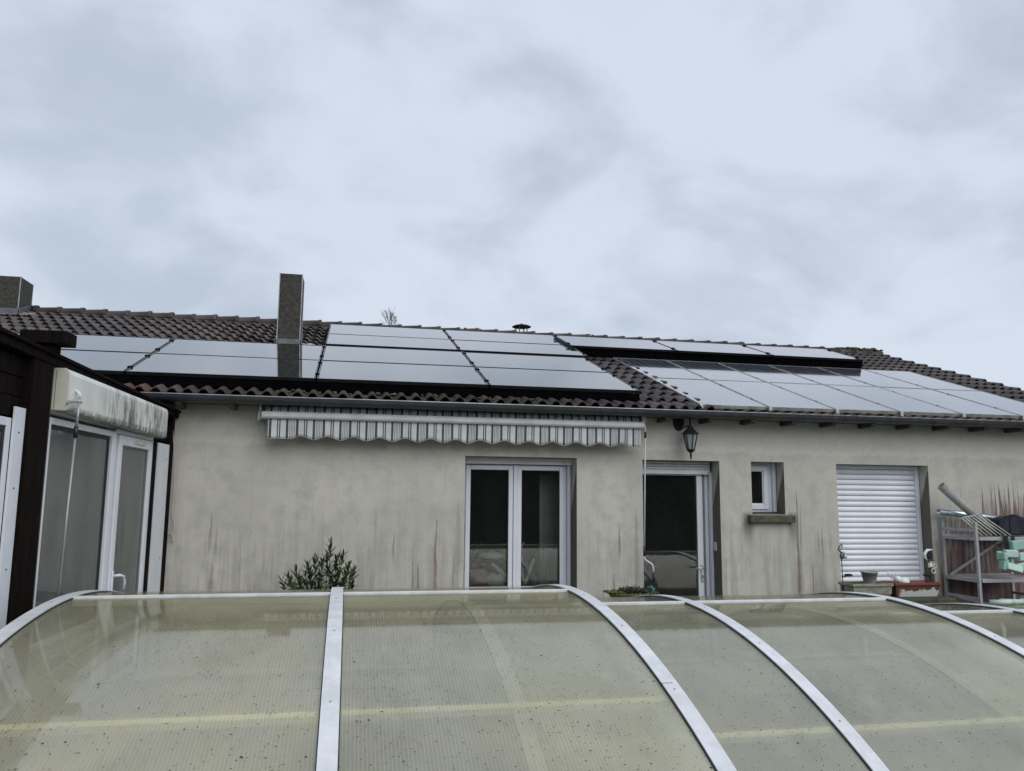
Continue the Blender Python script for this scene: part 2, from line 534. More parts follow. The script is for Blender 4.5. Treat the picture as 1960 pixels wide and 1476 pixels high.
def m_stripe():
    """woven awning cloth; local x = metres along the awning, pattern repeats every 0.265 m"""
    m, g, out = new_mat('striped_awning_cloth')
    x, y, z = g.sep(g.obj())
    u = g.m('FRACT', g.m('DIVIDE', g.add(x, 10.6), .265))
    def band(a, b): return g.mul(g.ss(u, a - .004, a + .004), g.sub(1.0, g.ss(u, b - .004, b + .004)))
    wide = g.add(band(.275, .37), band(.905, .995))
    thin = g.add(band(.575, .617), band(.655, .70))
    hair = g.add(g.add(band(.035, .062), band(.095, .122)), g.add(band(.155, .182), band(.215, .240)))
    n = g.noise(g.obj(), 7, 4, .6)
    base = g.mix(g.ss(n, .35, .75), (.58, .60, .60, 1), (.47, .49, .49, 1))
    c = g.mix(g.m('MINIMUM', wide, 1.0), base, (.070, .075, .092, 1))
    c = g.mix(g.m('MINIMUM', thin, 1.0), c, (.062, .066, .085, 1))
    c = g.mix(g.mul(g.m('MINIMUM', hair, 1.0), .9), c, (.12, .13, .15, 1))
    wv = g.noise(g.obj(), 400, 1, .5)
    principled(g, out, c, .85, 0, g.bump(wv, .1, .001), .15)
    return m

def m_wood_black():
    m, g, out = new_mat('dark_stained_wood')
    P = g.obj()
    gr = g.noise(g.scl(P, (9, 9, .8)), 2.5, 6, .65, .4)
    gr2 = g.noise(g.scl(P, (40, 40, 2.5)), 1.6, 4, .6)
    c = g.mix(g.ss(gr, .3, .7), (.005, .004, .004, 1), (.012, .008, .007, 1))
    c = g.mix(g.mul(g.ss(gr2, .55, .75), .4), c, (.022, .018, .016, 1))
    principled(g, out, c, .75, 0, g.bump(g.add(gr, gr2), .4, .004), .04)
    return m

def m_cassette():
    m, g, out = new_mat('mouldy_white_plastic')
    x, y, z = g.sep(g.obj())
    P = g.obj()
    s1 = g.noise(g.comb(g.mul(x, 2.0), g.mul(y, 9.0), g.mul(z, 3.0)), 1.0, 6, .7)
    s2 = g.noise(g.comb(x, g.mul(y, 45.0), g.mul(z, 3.0)), 1.0, 4, .6)
    reg = g.mul(g.ss(y, -2.5, -1.8), g.mr(y, -.75, -.66, 1, .35))
    lowz = g.ss(z, 2.45, 2.16)
    k = g.mul(reg, g.mul(g.ss(s1, .44, .60), g.mr(lowz, 0, 1, .45, 1)))
    base = g.mix(g.ss(g.noise(P, 4, 4, .6), .3, .7), (.64, .65, .62, 1), (.74, .76, .75, 1))
    c = g.mix(g.mul(k, .85), base, (.085, .083, .05, 1))
    c = g.mix(g.mul(g.mul(reg, g.ss(s2, .50, .66)), .75), c, (.07, .07, .05, 1))
    low = g.mul(g.ss(z, 2.17, 2.14), g.ss(g.noise(P, 18, 4, .7), .35, .55))
    c = g.mix(g.mul(low, .75), c, (.10, .10, .08, 1))
    principled(g, out, c, .45, 0, None, .4)
    return m

def m_flaking(name):
    """terracotta plastic with white paint left near the bottom"""
    m, g, out = new_mat(name)
    P = g.obj()
    x, y, z = g.sep(P)
    n = g.noise(g.comb(x, y, g.mul(z, 1.6)), 9, 5, .7)
    h = g.add(g.mul(n, .30), -.075)
    k = g.ss(g.sub(h, g.sub(z, .0)), -.004, .004)
    k = g.mul(k, g.ss(x, -.24, -.20))
    c = g.mix(g.ss(g.noise(P, 6, 4, .6), .3, .7), (.155, .050, .036, 1), (.11, .038, .028, 1))
    c = g.mix(k, c, (.50, .53, .49, 1))
    principled(g, out, c, .6, 0, g.bump(k, .3, .003), .4)
    return m

MT = {}
MT['stucco'] = m_stucco()
MT['tile'] = m_tile()
MT['solar_black'] = m_solar_black()
MT['solar_blue'] = m_solar_blue()
MT['black_frame'] = simple('black_anodised', (.010, .010, .013), (.007, .007, .009), .45, .3, spec=.3)
MT['black_side'] = simple('black_rail', (.003, .003, .004), (.002, .002, .003), .9, spec=.05)
MT['silver_frame'] = simple('weathered_aluminium', (.46, .47, .46), (.27, .27, .24), .42, .55, 14, .1)
MT['white_alu'] = simple('white_powder_coat', (.70, .72, .75), (.60, .62, .65), .42, 0, 7, .06, 90)
MT['bar_grey'] = simple('greyed_aluminium', (.50, .52, .52), (.42, .44, .44), .45, 0, 7)
MT['rib'] = simple('white_enclosure_rib', (.72, .735, .77), (.58, .60, .62), .38, 0, 9, .10, 50)
MT['purlin'] = simple('cream_purlin', (.93, .90, .74), (.90, .87, .70), .5)
MT['pvc'] = simple('white_pvc', (.72, .75, .82), (.66, .69, .75), .3, 0, 5)
MT['pvc_grey'] = simple('grey_pvc_seal', (.20, .205, .21), (.16, .165, .17), .5)
MT['seal'] = simple('black_rubber', (.012, .012, .013), (.008, .008, .009), .6)
MT['shutter'] = simple('grey_white_shutter', (.80, .82, .88), (.74, .76, .82), .4, 0, 3)
MT['zinc'] = simple('zinc_gutter', (.062, .072, .082), (.042, .050, .058), .42, .35, 5, .05)
MT['soffit'] = simple('soffit_board', (.10, .095, .085), (.06, .057, .05), .8, 0, 6, .2, 40, (1, 6, 1))
MT['rafter'] = simple('old_rafter', (.085, .07, .055), (.045, .038, .03), .8, 0, 8, .3, 50)
MT['concrete_dark'] = simple('dirty_render', (.062, .060, .052), (.036, .036, .031), .9, 0, 26, .8, 120)
MT['metal_edge'] = simple('galvanised_edge', (.40, .41, .42), (.28, .29, .29), .45, .6)
MT['lead'] = simple('lead_flashing', (.16, .17, .18), (.10, .11, .12), .5, .3, 10, .2, 30)
MT['foil'] = simple('aluminium_flashing', (.55, .56, .58), (.35, .36, .38), .35, .7, 14, .5, 30)
MT['moss'] = simple('moss', (.115, .105, .03), (.06, .065, .025), .95, 0, 14, .8, 60)
MT['moss_stone'] = simple('mossy_concrete', (.06, .065, .03), (.035, .037, .025), .95, 0, 7, .8, 60)
MT['sill'] = simple('mossy_sill', (.095, .088, .062), (.05, .05, .03), .92, 0, 9, .6, 70)
MT['stone_planter'] = simple('stone_planter', (.30, .295, .24), (.19, .19, .15), .85, 0, 10, .5, 60, (1, 1, 2))
MT['soil'] = simple('potting_soil', (.035, .03, .02), (.06, .065, .025), .95, 0, 20, .9, 70)
MT['grey_pot'] = simple('grey_plastic_pot', (.30, .31, .32), (.24, .25, .25), .5)
MT['flaking'] = m_flaking('flaking_terracotta')
MT['wood'] = m_wood_black()
MT['brown'] = simple('brown_board', (.035, .024, .018), (.018, .013, .010), .6, 0, 6, .3, 40, (1, 1, 4))
MT['trim'] = simple('white_cover_strip', (.70, .74, .80), (.63, .67, .73), .4, 0, 4)
MT['cassette'] = m_cassette()
MT['cream'] = simple('cream_plastic', (.62, .62, .54), (.52, .52, .45), .5, 0, 4)
MT['crank'] = simple('grey_crank', (.38, .39, .40), (.30, .31, .32), .35, .4)
MT['chrome'] = simple('chrome', (.6, .6, .6), (.5, .5, .5), .2, .9)
MT['glass'] = m_glass('window_glass', (.84, .87, .86), 0, .035)
MT['glass_v'] = m_glass('veranda_glass', (.95, .97, .95), 0, .40)  # strong pale haze mixed into the colour to brighten the veranda panes
MT['glass_l'] = simple('frosted_lantern_glass', (.30, .32, .34), (.24, .26, .28), .25)
MT['black_iron'] = simple('black_cast_iron', (.004, .005, .009), (.003, .003, .006), .6, 0, 20, .1)
MT['stripe'] = m_stripe()
MT['hem'] = simple('valance_hem', (.34, .33, .29), (.28, .27, .24), .8)
MT['room'] = simple('dim_room_wall', (.035, .036, .038), (.025, .026, .027), .9)
MT['vroom'] = simple('veranda_room_wall', (.66, .69, .66), (.56, .59, .56), .9, 0, 2)
MT['paving'] = simple('concrete_paving', (.23, .225, .21), (.16, .158, .145), .85, 0, 3, .3, 70)
MT['ground'] = simple('lawn_ground', (.05, .065, .03), (.035, .045, .022), .95, 0, 2, .6, 30)
MT['coping'] = simple('pool_coping', (.42, .41, .36), (.34, .33, .29), .8, 0, 4, .2, 60)
MT['liner'] = simple('pool_liner', (.36, .42, .41), (.30, .36, .36), .6)
MT['plastic_black'] = simple('black_plastic', (.012, .013, .016), (.008, .009, .012), .4)
MT['navy'] = simple('navy_cloth', (.014, .018, .034), (.009, .012, .022), .85, 0, 12, .4, 60)
MT['mint'] = simple('mint_foam', (.30, .50, .43), (.25, .44, .38), .7, 0, 6, .15, 120)
MT['mint_pale'] = simple('pale_mint_foam', (.48, .62, .56), (.40, .55, .49), .7, 0, 6, .15, 120)
MT['shelf'] = simple('grey_coated_steel', (.40, .41, .43), (.31, .32, .33), .45, .2, 8, .1)
MT['shelf_d'] = simple('brown_steel_slat', (.30, .285, .27), (.20, .19, .18), .55, .2, 8, .2)
MT['pipe'] = simple('grey_drain_pipe', (.34, .335, .32), (.27, .265, .25), .55, 0, 6)
MT['mylar'] = simple('reflective_roll', (.42, .58, .68), (.55, .62, .66), .18, .85, 5, .2, 20, (1, 1, 6))
MT['rod_white'] = simple('off_white_rod', (.58, .57, .50), (.48, .47, .41), .45)
MT['leaf'] = simple('oleander_leaf', (.070, .125, .038), (.040, .070, .024), .5, 0, 12, 0, 60, (1, 1, 1), .5, .35)
MT['stem'] = simple('brown_stem', (.075, .055, .035), (.05, .038, .025), .8)
MT['dry'] = simple('withered_leaf', (.055, .035, .028), (.032, .022, .02), .85, 0, 12, 0, 60, (1, 1, 1), .5, .3)
MT['bowl_green'] = simple('olive_bowl', (.15, .17, .055), (.10, .12, .04), .6)
MT['teal'] = simple('teal_plastic', (.02, .16, .14), (.015, .12, .10), .45)
MT['white_cloth'] = simple('white_cloth', (.78, .80, .80), (.66, .68, .68), .85, 0, 6, .3, 40)
MT['pink_cloth'] = simple('pink_speckled_cloth', (.55, .27, .25), (.72, .6, .57), .9, 0, 90)
MT['blue_cloth'] = simple('blue_cloth', (.05, .07, .20), (.03, .05, .14), .8)
MT['green_thing'] = simple('green_plastic', (.03, .12, .05), (.02, .08, .035), .6)
MT['switch'] = simple('ivory_switch', (.62, .60, .50), (.55, .53, .44), .4)
MT['red_thing'] = simple('brick_red_box', (.28, .09, .05), (.2, .06, .04), .7)
MT['bark'] = simple('grey_bark', (.12, .105, .09), (.075, .065, .055), .9)
MT['hedge_leaf'] = simple('dark_hedge', (.030, .042, .018), (.018, .026, .012), .8, 0, 12, 0, 60, (1, 1, 1), .3, .3)
MT['cable'] = simple('grey_cable', (.50, .49, .44), (.40, .39, .35), .6)
def m_water():
    m, g, out = new_mat('pool_water')
    P = g.obj()
    n = g.noise(P, 4, 3, .5)
    principled(g, out, (.05, .09, .085), .05, 0, g.bump(n, .1, .02), .5)
    return m
MT['water'] = m_water()

# ------------------------------------------------------------------ ground, pool
XP0, XP1, YP0, YP1 = -1.3, 9.4, -5.35, -1.55       # pool basin
mb = MB()
Gs = 900
# one ground sheet with the basin left open
xs = [-Gs, XP0, XP1, Gs]; ys = [-Gs, YP0, YP1, Gs]
for i in range(3):
    for j in range(3):
        if i == 1 and j == 1: continue
        mb.add([(xs[i], ys[j], -.02), (xs[i + 1], ys[j], -.02), (xs[i + 1], ys[j + 1], -.02), (xs[i], ys[j + 1], -.02)], [(0, 1, 2, 3)])
tag(mb.build('ground', MT['ground']), None, kind='structure')
mb = MB()
px0, px1, py0, py1 = -14, 16, -11.5, 1.6
xs = [px0, XP0, XP1, px1]; ys = [py0, YP0, YP1, -.002]
for i in range(3):
    for j in range(3):
        if i == 1 and j == 1: continue
        mb.box(xs[i], xs[i + 1], ys[j], ys[j + 1], -.12, 0)
tag(mb.build('terrace', MT['paving']), None, kind='structure')
mb = MB()
mb.box(XP0 - .25, XP1 + .25, YP1 - .02, YP1 + .28, .004, .04)
mb.box(XP0 - .25, XP1 + .25, YP0 - .28, YP0 + .02, .004, .04)
mb.box(XP0 - .25, XP0 + .02, YP0 + .02, YP1 - .02, .004, .04)
mb.box(XP1 - .02, XP1 + .25, YP0 + .02, YP1 - .02, .004, .04)
tag(mb.build('pool_edge', MT['coping'], bevel=.01), None, kind='structure')
mb = MB()
mb.box(XP0 + .03, XP1 - .03, YP0 + .03, YP1 - .03, -1.4, -1.35)
mb.add([(XP0 + .021, YP0 + .021, -1.4), (XP0 + .021, YP0 + .021, 0), (XP1 - .021, YP0 + .021, 0), (XP1 - .021, YP0 + .021, -1.4),
        (XP0 + .021, YP1 - .021, -1.4), (XP0 + .021, YP1 - .021, 0), (XP1 - .021, YP1 - .021, 0), (XP1 - .021, YP1 - .021, -1.4)],
       [(0, 1, 2, 3), (7, 6, 5, 4), (0, 4, 5, 1), (3, 2, 6, 7)])
tag(mb.build('pool_basin', MT['liner']), None, kind='structure')
mb = MB().add([(XP0 + .022, YP0 + .022, -.18), (XP1 - .022, YP0 + .022, -.18), (XP1 - .022, YP1 - .022, -.18), (XP0 + .022, YP1 - .022, -.18)], [(0, 1, 2, 3)])
tag(mb.build('water', MT['water']), None, kind='structure')

# ------------------------------------------------------------------ house
AL = R(19.09)
ca, sa, ta = math.cos(AL), math.sin(AL), math.tan(AL)
RY0, RZ0 = -.35, 2.563             # roof reference plane passes through this point
def rz(y, h=0.):                    # height of a point h above the roof plane, over y
    return RZ0 + ta * (y - RY0) + h / ca
RIDGE_Y = 4.83
GX0, GX1 = -8.2, 10.02

house = thing('house', 'long single storey house with beige stained render and brown tiled roof', 'house')
# wall with openings: (x0, x1, z0, z1)
OPEN = [(1.255, 2.509, .45, 2.032), (3.281, 4.221, .02, 2.028), (4.619, 5.04, 1.42, 2.030), (5.725, 6.98, .56, 2.022)]
DEP = .27
X0w, X1w, Zt = -8.0, 9.85, 2.60
xs = sorted({X0w, X1w} | {o[0] for o in OPEN} | {o[1] for o in OPEN})
zs = sorted({-.3, Zt} | {o[2] for o in OPEN} | {o[3] for o in OPEN})
mb = MB()
def inside(x, z): return any(o[0] < x < o[1] and o[2] < z < o[3] for o in OPEN)
for i in range(len(xs) - 1):
    for j in range(len(zs) - 1):
        if inside((xs[i] + xs[i + 1]) / 2, (zs[j] + zs[j + 1]) / 2): continue
        mb.add([(xs[i], 0, zs[j]), (xs[i + 1], 0, zs[j]), (xs[i + 1], 0, zs[j + 1]), (xs[i], 0, zs[j + 1])], [(0, 1, 2, 3)])
for (a, b, c, d_) in OPEN:
    D2 = DEP + .08
    mb.add([(a, 0, c), (a, 0, d_), (a, D2, d_), (a, D2, c)], [(0, 1, 2, 3)])
    mb.add([(b, 0, c), (b, 0, d_), (b, D2, d_), (b, D2, c)], [(3, 2, 1, 0)])
    mb.add([(a, 0, d_), (b, 0, d_), (b, D2, d_), (a, D2, d_)], [(0, 1, 2, 3)])
    mb.add([(a, 0, c), (b, 0, c), (b, D2, c), (a, D2, c)], [(3, 2, 1, 0)])
yb = 2 * RIDGE_Y + .0
# side and back walls with gables
for X, fl in ((X1w, 1), (X0w, 0)):
    mb.add([(X, 0, -.3), (X, yb, -.3), (X, yb, Zt), (X, RIDGE_Y, rz(RIDGE_Y) - .12), (X, 0, Zt)], [(0, 1, 2, 3, 4) if fl else (4, 3, 2, 1, 0)])
mb.add([(X0w, yb, -.3), (X1w, yb, -.3), (X1w, yb, Zt), (X0w, yb, Zt)], [(3, 2, 1, 0)])
mb.build('wall', MT['stucco'], house)
# dim interior behind the openings
mb = MB()
mb.add([(X0w + .3, 4, -.1), (X1w - .3, 4, -.1), (X1w - .3, 4, 2.5), (X0w + .3, 4, 2.5),
        (X0w + .3, .36, -.1), (X1w - .3, .36, -.1), (X1w - .3, .36, 2.5), (X0w + .3, .36, 2.5)],
       [(3, 2, 1, 0), (0, 1, 5, 4), (7, 6, 2, 3), (4, 7, 3, 0), (1, 2, 6, 5)])
mb.build('interior', MT['room'], house)

# roof deck (front and back slopes)
roofm = MB()
t = .02
for sgn in (0, 1):
    ye = -.30
    A = [(GX0, ye, rz(ye, -.035)), (GX1 - .05, ye, rz(ye, -.035)), (GX1 - .05, RIDGE_Y, rz(RIDGE_Y, -.035)), (GX0, RIDGE_Y, rz(RIDGE_Y, -.035))]
    B = [(p[0], p[1], p[2] - t) for p in A]
    if sgn:
        A = [(p[0], 2 * RIDGE_Y - p[1], p[2]) for p in A]; B = [(p[0], 2 * RIDGE_Y - p[1], p[2]) for p in B]
    roofm.add(A + B, [(0, 1, 2, 3), (7, 6, 5, 4), (0, 4, 5, 1), (1, 5, 6, 2), (3, 7, 4, 0)] if not sgn else [(3, 2, 1, 0), (4, 5, 6, 7), (1, 5, 4, 0), (2, 6, 5, 1), (0, 4, 7, 3)])
roof = roofm.build('roof', MT['rafter'], house)

# panel rectangles (x0, x1, y0, y1) used for tile visibility too
LA_Y = [-.17, .905, 1.985]
UA_Y = [2.13, 3.08, 4.16]
LAX = [-4.03, -2.19, -.343, 1.48, 3.20]
UAX = [-.343, 1.46, 3.295, 5.03, 6.69, 8.32]
RA_Y = [-.30, 1.245, 2.735]
RAX = [3.862 + .848 * i for i in range(7)]

# tiles: two waves each
def tile_mesh():
    prof = []
    w = .149
    for hmp in range(2):
        x0 = hmp * w
        for k in range(7):
            tt = k / 6
            prof.append((x0 + tt * .098, .043 * math.sin(math.pi * tt) ** .8))
        prof.append((x0 + .125, -.006))
    prof.append((2 * w - .001, .0))
    m_ = MB()
    n = len(prof)
    v0, v1 = -.035, .365
    def zf(v): return .030 - .030 * (v - v0) / (v1 - v0)
    top0 = [(p[0], v0, p[1] + zf(v0)) for p in prof]
    top1 = [(p[0], v1, p[1] * .9 + zf(v1) - .012) for p in prof]
    m_.add(top0 + top1, [(i, i + 1, n + i + 1, n + i) for i in range(n - 1)], True)
    lip = [(p[0], v0, p[1] + zf(v0) - .017) for p in prof]
    m_.add(top0 + lip, [(i, n + i, n + i + 1, i + 1) for i in range(n - 1)])
    back = [(p[0], v0 + .10, p[1] + zf(v0) - .019) for p in prof]
    m_.add(lip + back, [(i, n + i, n + i + 1, i + 1) for i in range(n - 1)])
    return m_
TM = tile_mesh()
tme = TM.mesh('roof_tile')
tme.materials.append(MT['tile'])
gauge = .342
ROWS = int((RIDGE_Y - (-.30)) / ca / gauge) + 1
NCOL = int((GX1 - GX0) / .298)
def covered(x, y):
    e = .12
    for (X, Yy) in ((LAX, LA_Y), (UAX[:3], UA_Y), ([UAX[2], UAX[-1]], [2.85, 4.0]), (RAX, RA_Y)):
        if X[0] + e < x + .15 < X[-1] - e and Yy[0] + .10 < y < Yy[-1] - .18: return True
    return False
tiles = []
for r_ in range(ROWS):
    for c_ in range(NCOL):
        v = r_ * gauge + .01
        y = -.325 + v * ca
        x = GX1 - (c_ + 1) * .298
        if y > RIDGE_Y - .05: continue
        sunk = RAX[0] - .10 < x + .15 < RAX[-1] + .1 and RA_Y[0] - .05 < y < RA_Y[1] * 2 - RA_Y[0] + .02
        if sunk and x < RAX[0] - .02: sunk = False
        tiles.append((x, y, rz(y, (-.062 if y > -.2 else -.04) if sunk else 0), covered(x, y), r_))
def px_of(x, y, z):
    q = Vector((x, y, z)) - cam_pos
    dd = q.dot(fw)
    return 980 + 1528 * q.dot(rt2) / dd, 738 - 1528 * q.dot(up2) / dd, dd
scored = []
for i, (x, y, z, cov, r_) in enumerate(tiles):
    u, v, dd = px_of(x + .15, y, z)
    vis = (not cov) and -30 < u < 1990 and not (u < 150 and v > 640)
    # size on the picture: width over distance, squashed by the view angle to the slope
    area = (1 / dd) ** 2 * max(.02, (math.sin(AL - math.atan2(z - cam_pos.z, y + 8.6))))
    scored.append((0 if vis else 1, -area, i))
scored.sort()
single = {i for (_, _, i) in scored[:300]}
rest = MB()
rotm = Matrix.Rotation(AL, 3, 'X')
for i, (x, y, z, cov, r_) in enumerate(tiles):
    jx, jr = random.uniform(-.004, .004), random.uniform(-.010, .010)
    jz = random.uniform(-.003, .004)
    if i in single:
        o = link('roof_tile', tme, roof)
        o.location = (x + jx, y, z + jz)
        o.rotation_euler = (AL + random.uniform(-.006, .006), 0, jr)
    else:
        M_ = rotm
        o_ = Vector((x + jx, y, z + jz))
        rest.add([o_ + M_ @ Vector(p) for p in TM.v], TM.f)
        rest.sm[-len(TM.f):] = TM.sm
o = rest.build('roof_tiles', MT['tile'], roof)
o['kind'] = 'stuff'
# back slope tiles are out of sight: one part sheet is enough there
# ridge tiles
rm = MB()
n = 10
L_ = .375
def ringp(xx, r0, w=1.0):
    return [Vector((xx, math.cos(math.pi * k / n) * -r0 * w, math.sin(math.pi * k / n) * r0 * .85)) for k in range(n + 1)]
a0, a1 = ringp(0, .108), ringp(L_ - .05, .118)
a2, a3 = ringp(L_ - .05, .128), ringp(L_, .128)
vs = a0 + a1 + a2 + a3
fs = []
for s_ in range(3):
    fs += [(s_ * (n + 1) + k, (s_ + 1) * (n + 1) + k, (s_ + 1) * (n + 1) + k + 1, s_ * (n + 1) + k + 1) for k in range(n)]
rm.add(vs, fs, True)
inn = ringp(L_, .108)
rm.add(a3 + inn, [(k, n + 1 + k, n + 2 + k, k + 1) for k in range(n)])
rme = rm.mesh('ridge_tile'); rme.materials.append(MT['tile'])
RZT = rz(RIDGE_Y) + .005
MB().prism([(RIDGE_Y - .13, rz(RIDGE_Y - .13) - .02), (RIDGE_Y + .13, rz(RIDGE_Y - .13) - .02), (RIDGE_Y + .085, RZT + .06), (RIDGE_Y - .085, RZT + .06)], 'x', GX0, GX1 - .02).build('ridge_bedding', MT['rafter'], roof)
k = 0
xx = GX0 + .05
while xx < GX1 - .33:
    o = link('ridge_tile', rme, roof)
    o.location = (xx, RIDGE_Y + random.uniform(-.006, .006), RZT + random.uniform(-.004, .004))
    o.rotation_euler = (0, R(-2.4) + random.uniform(-.008, .008), random.uniform(-.012, .012))
    xx += .331
# last ridge tile closes against the gable
# moss clumps on the ridge
mb = MB()
for (mx_, n_, s_) in ((9.18, 12, .05), (9.42, 14, .055), (9.7, 20, .07), (9.9, 8, .05), (2.02, 5, .035), (2.10, 5, .03), (4.15, 3, .022), (4.36, 3, .03), (6.9, 3, .02)):
    for q in range(n_):
        mb.blob((mx_ + random.uniform(-.12, .12), RIDGE_Y - random.uniform(-.06, .10), RZT + .092 + random.uniform(-.02, .006)),
                (s_ * random.uniform(.5, 1), s_ * random.uniform(.5, 1), s_ * random.uniform(.3, .55)), 8, 5, .3, random.randint(0, 999))
o = mb.build('moss', MT['moss'], roof); o['label'] = 'yellow green moss cushions on the ridge tiles'; o['kind'] = 'stuff'
mb = MB()
for q in range(60):
    c_ = random.choice((random.uniform(-.9, .9), random.uniform(-.9, .9), random.uniform(1.2, 2.4)))
    cx_ = GX1 - .298 * round((GX1 - c_) / .149) / 2 + .118 + random.uniform(-.02, .02)
    v_ = random.uniform(0, .22)
    yy = -.34 + v_
    mb.blob((cx_, yy, rz(yy) + .025), (random.uniform(.012, .028), .03, .012), 7, 4, .3, q)
o = mb.build('moss', MT['moss'], roof); o['label'] = 'yellow moss in the valleys of the eave tiles'; o['kind'] = 'stuff'
# verge trim at the gable
mb = MB()
mb.prism([(-.30, rz(-.30, -.14)), (RIDGE_Y, rz(RIDGE_Y, -.14)), (RIDGE_Y, rz(RIDGE_Y, .01)), (-.30, rz(-.30, .01))], 'x', GX1 - .045, GX1 + .0)
mb.build('verge_board', MT['rafter'], house)

# soffit, fascia, rafter tails, gutter
mb = MB().box(GX0, GX1 - .06, -.222, -.003, 2.503, 2.516)
mb.build('soffit', MT['soffit'], house)
mb = MB()
for i, rx in enumerate([-1.15 + .515 * j for j in range(20)] + [-1.65]):
    b_ = MB().prism([(-.285, 2.501), (-.285, 2.475), (-.245, 2.450), (-.01, 2.450), (-.01, 2.501)], 'x', rx - .028, rx + .028)
    if rx > 3.4 or rx < -.9:
        b_.build('rafter_tail', MT['rafter'], house, bevel=.004)
gut = MB()
GR, GYc, GZc = .068, -.290, 2.560
seg = 12
def gprof(r, dz=0.):
    return [(GYc - r * math.cos(math.pi * k / seg), GZc - r * math.sin(math.pi * k / seg) + dz) for k in range(seg + 1)]
po, pi_ = gprof(GR), gprof(GR - .004)
vs = [(X, y, z) for X in (GX0, GX1 + .03) for (y, z) in po] + [(X, y, z) for X in (GX0, GX1 + .03) for (y, z) in pi_]
N = seg + 1
fs = [(k, k + 1, N + k + 1, N + k) for k in range(seg)] + [(2 * N + k, 3 * N + k, 3 * N + k + 1, 2 * N + k + 1) for k in range(seg)]
gut.add(vs, fs, True)
gutter = gut.build('gutter', MT['zinc'], house)
# rolled front bead catches the light
mb = MB().tube([(GX0, GYc - GR, GZc + .004), (GX1 + .03, GYc - GR, GZc + .004)], .0075, 8)
mb.build('bead', MT['metal_edge'], gutter)
xx = -5.0
while xx < GX1:
    mb = MB()
    p1, p2 = gprof(GR + .001), gprof(GR + .004)
    vs = [(X, y, z) for X in (xx - .013, xx + .013) for (y, z) in p1] + [(X, y, z) for X in (xx - .013, xx + .013) for (y, z) in p2]
    mb.add(vs, [(2 * N + k, 2 * N + k + 1, 3 * N + k + 1, 3 * N + k) for k in range(seg)] + [(k, 2 * N + k, 2 * N + k + 1, k + 1) for k in range(seg)] + [(N + k, N + k + 1, 3 * N + k + 1, 3 * N + k) for k in range(seg)])
    mb.build('bracket', MT['zinc'], gutter)
    xx += .592

# chimneys
def chimney(x0, x1, y0, y1, ztop, label, flash):
    mb = MB()
    zb = rz(y0, -.05)
    mb.add([(x0, y0, zb), (x1, y0, zb), (x1, y1, zb), (x0, y1, zb), (x0, y0, ztop), (x1, y0, ztop), (x1, y1, ztop), (x0, y1, ztop)],
           [(0, 1, 5, 4), (1, 2, 6, 5), (2, 3, 7, 6), (3, 0, 4, 7)])
    # open top with an inner flue
    t_ = .035
    mb.add([(x0, y0, ztop), (x1, y0, ztop), (x1, y1, ztop), (x0, y1, ztop), (x0 + t_, y0 + t_, ztop), (x1 - t_, y0 + t_, ztop), (x1 - t_, y1 - t_, ztop), (x0 + t_, y1 - t_, ztop),
            (x0 + t_, y0 + t_, ztop - .35), (x1 - t_, y0 + t_, ztop - .35), (x1 - t_, y1 - t_, ztop - .35), (x0 + t_, y1 - t_, ztop - .35)],
           [(0, 1, 5, 4), (1, 2, 6, 5), (2, 3, 7, 6), (3, 0, 4, 7), (4, 5, 9, 8), (5, 6, 10, 9), (6, 7, 11, 10), (7, 4, 8, 11), (8, 9, 10, 11)])
    c = mb.build('chimney', MT['concrete_dark'], house)
    c['label'] = label
    mb = MB()
    for (cx_, cy_) in ((x0, y0), (x1, y0), (x1, y1), (x0, y1)):
        mb.box(cx_ - .006, cx_ + .006, cy_ - .006, cy_ + .006, zb + .15, ztop + .004)
    mb.build('corner_strip', MT['metal_edge'], c)
    mb = MB()
    zf0 = rz(y0)
    mb.box(x0 - .03, x1 + .03, y0 - .02, y0 - .003, zf0 - .02, zf0 + .13)
    mb.prism([(y0 - .02, zf0 - .02), (y1, rz(y1) - .02), (y1, rz(y1) + .14), (y0 - .02, zf0 + .13)], 'x', x1 + .007, x1 + .022)
    mb.prism([(y0 - .02, zf0 - .02), (y1, rz(y1) - .02), (y1, rz(y1) + .14), (y0 - .02, zf0 + .13)], 'x', x0 - .022, x0 - .007)
    mb.build('flashing', MT['lead'], c, bevel=.003)
    mb = MB()
    pts = []
    for i in range(8):
        for j in range(5):
            X = lerp(x1 - .02 if flash else x1 - .30, x1 + .20, i / 7); yy = lerp(y0 - .10, y0 + .18, j / 4)
            pts.append((X, yy, rz(yy) + .055 + .02 * noise.noise(Vector((X * 22, yy * 22, 3)))))
    mb.add(pts, [(i * 5 + j, (i + 1) * 5 + j, (i + 1) * 5 + j + 1, i * 5 + j + 1) for i in range(7) for j in range(4)])
    o = mb.build('flashing', MT['foil'], c)
    sdm = o.modifiers.new('thick', 'SOLIDIFY'); sdm.thickness = .003
    o['label'] = 'crumpled silver flashing at the foot of the chimney'
chimney(-1.005, -.70, 2.60, 2.98, 4.64, 'tall narrow grey rendered chimney with pale corner strip', True)
chimney(-5.50, -4.90, 4.32, 4.80, 4.80, 'short wide grey rendered chimney beside the ridge at the left', False)

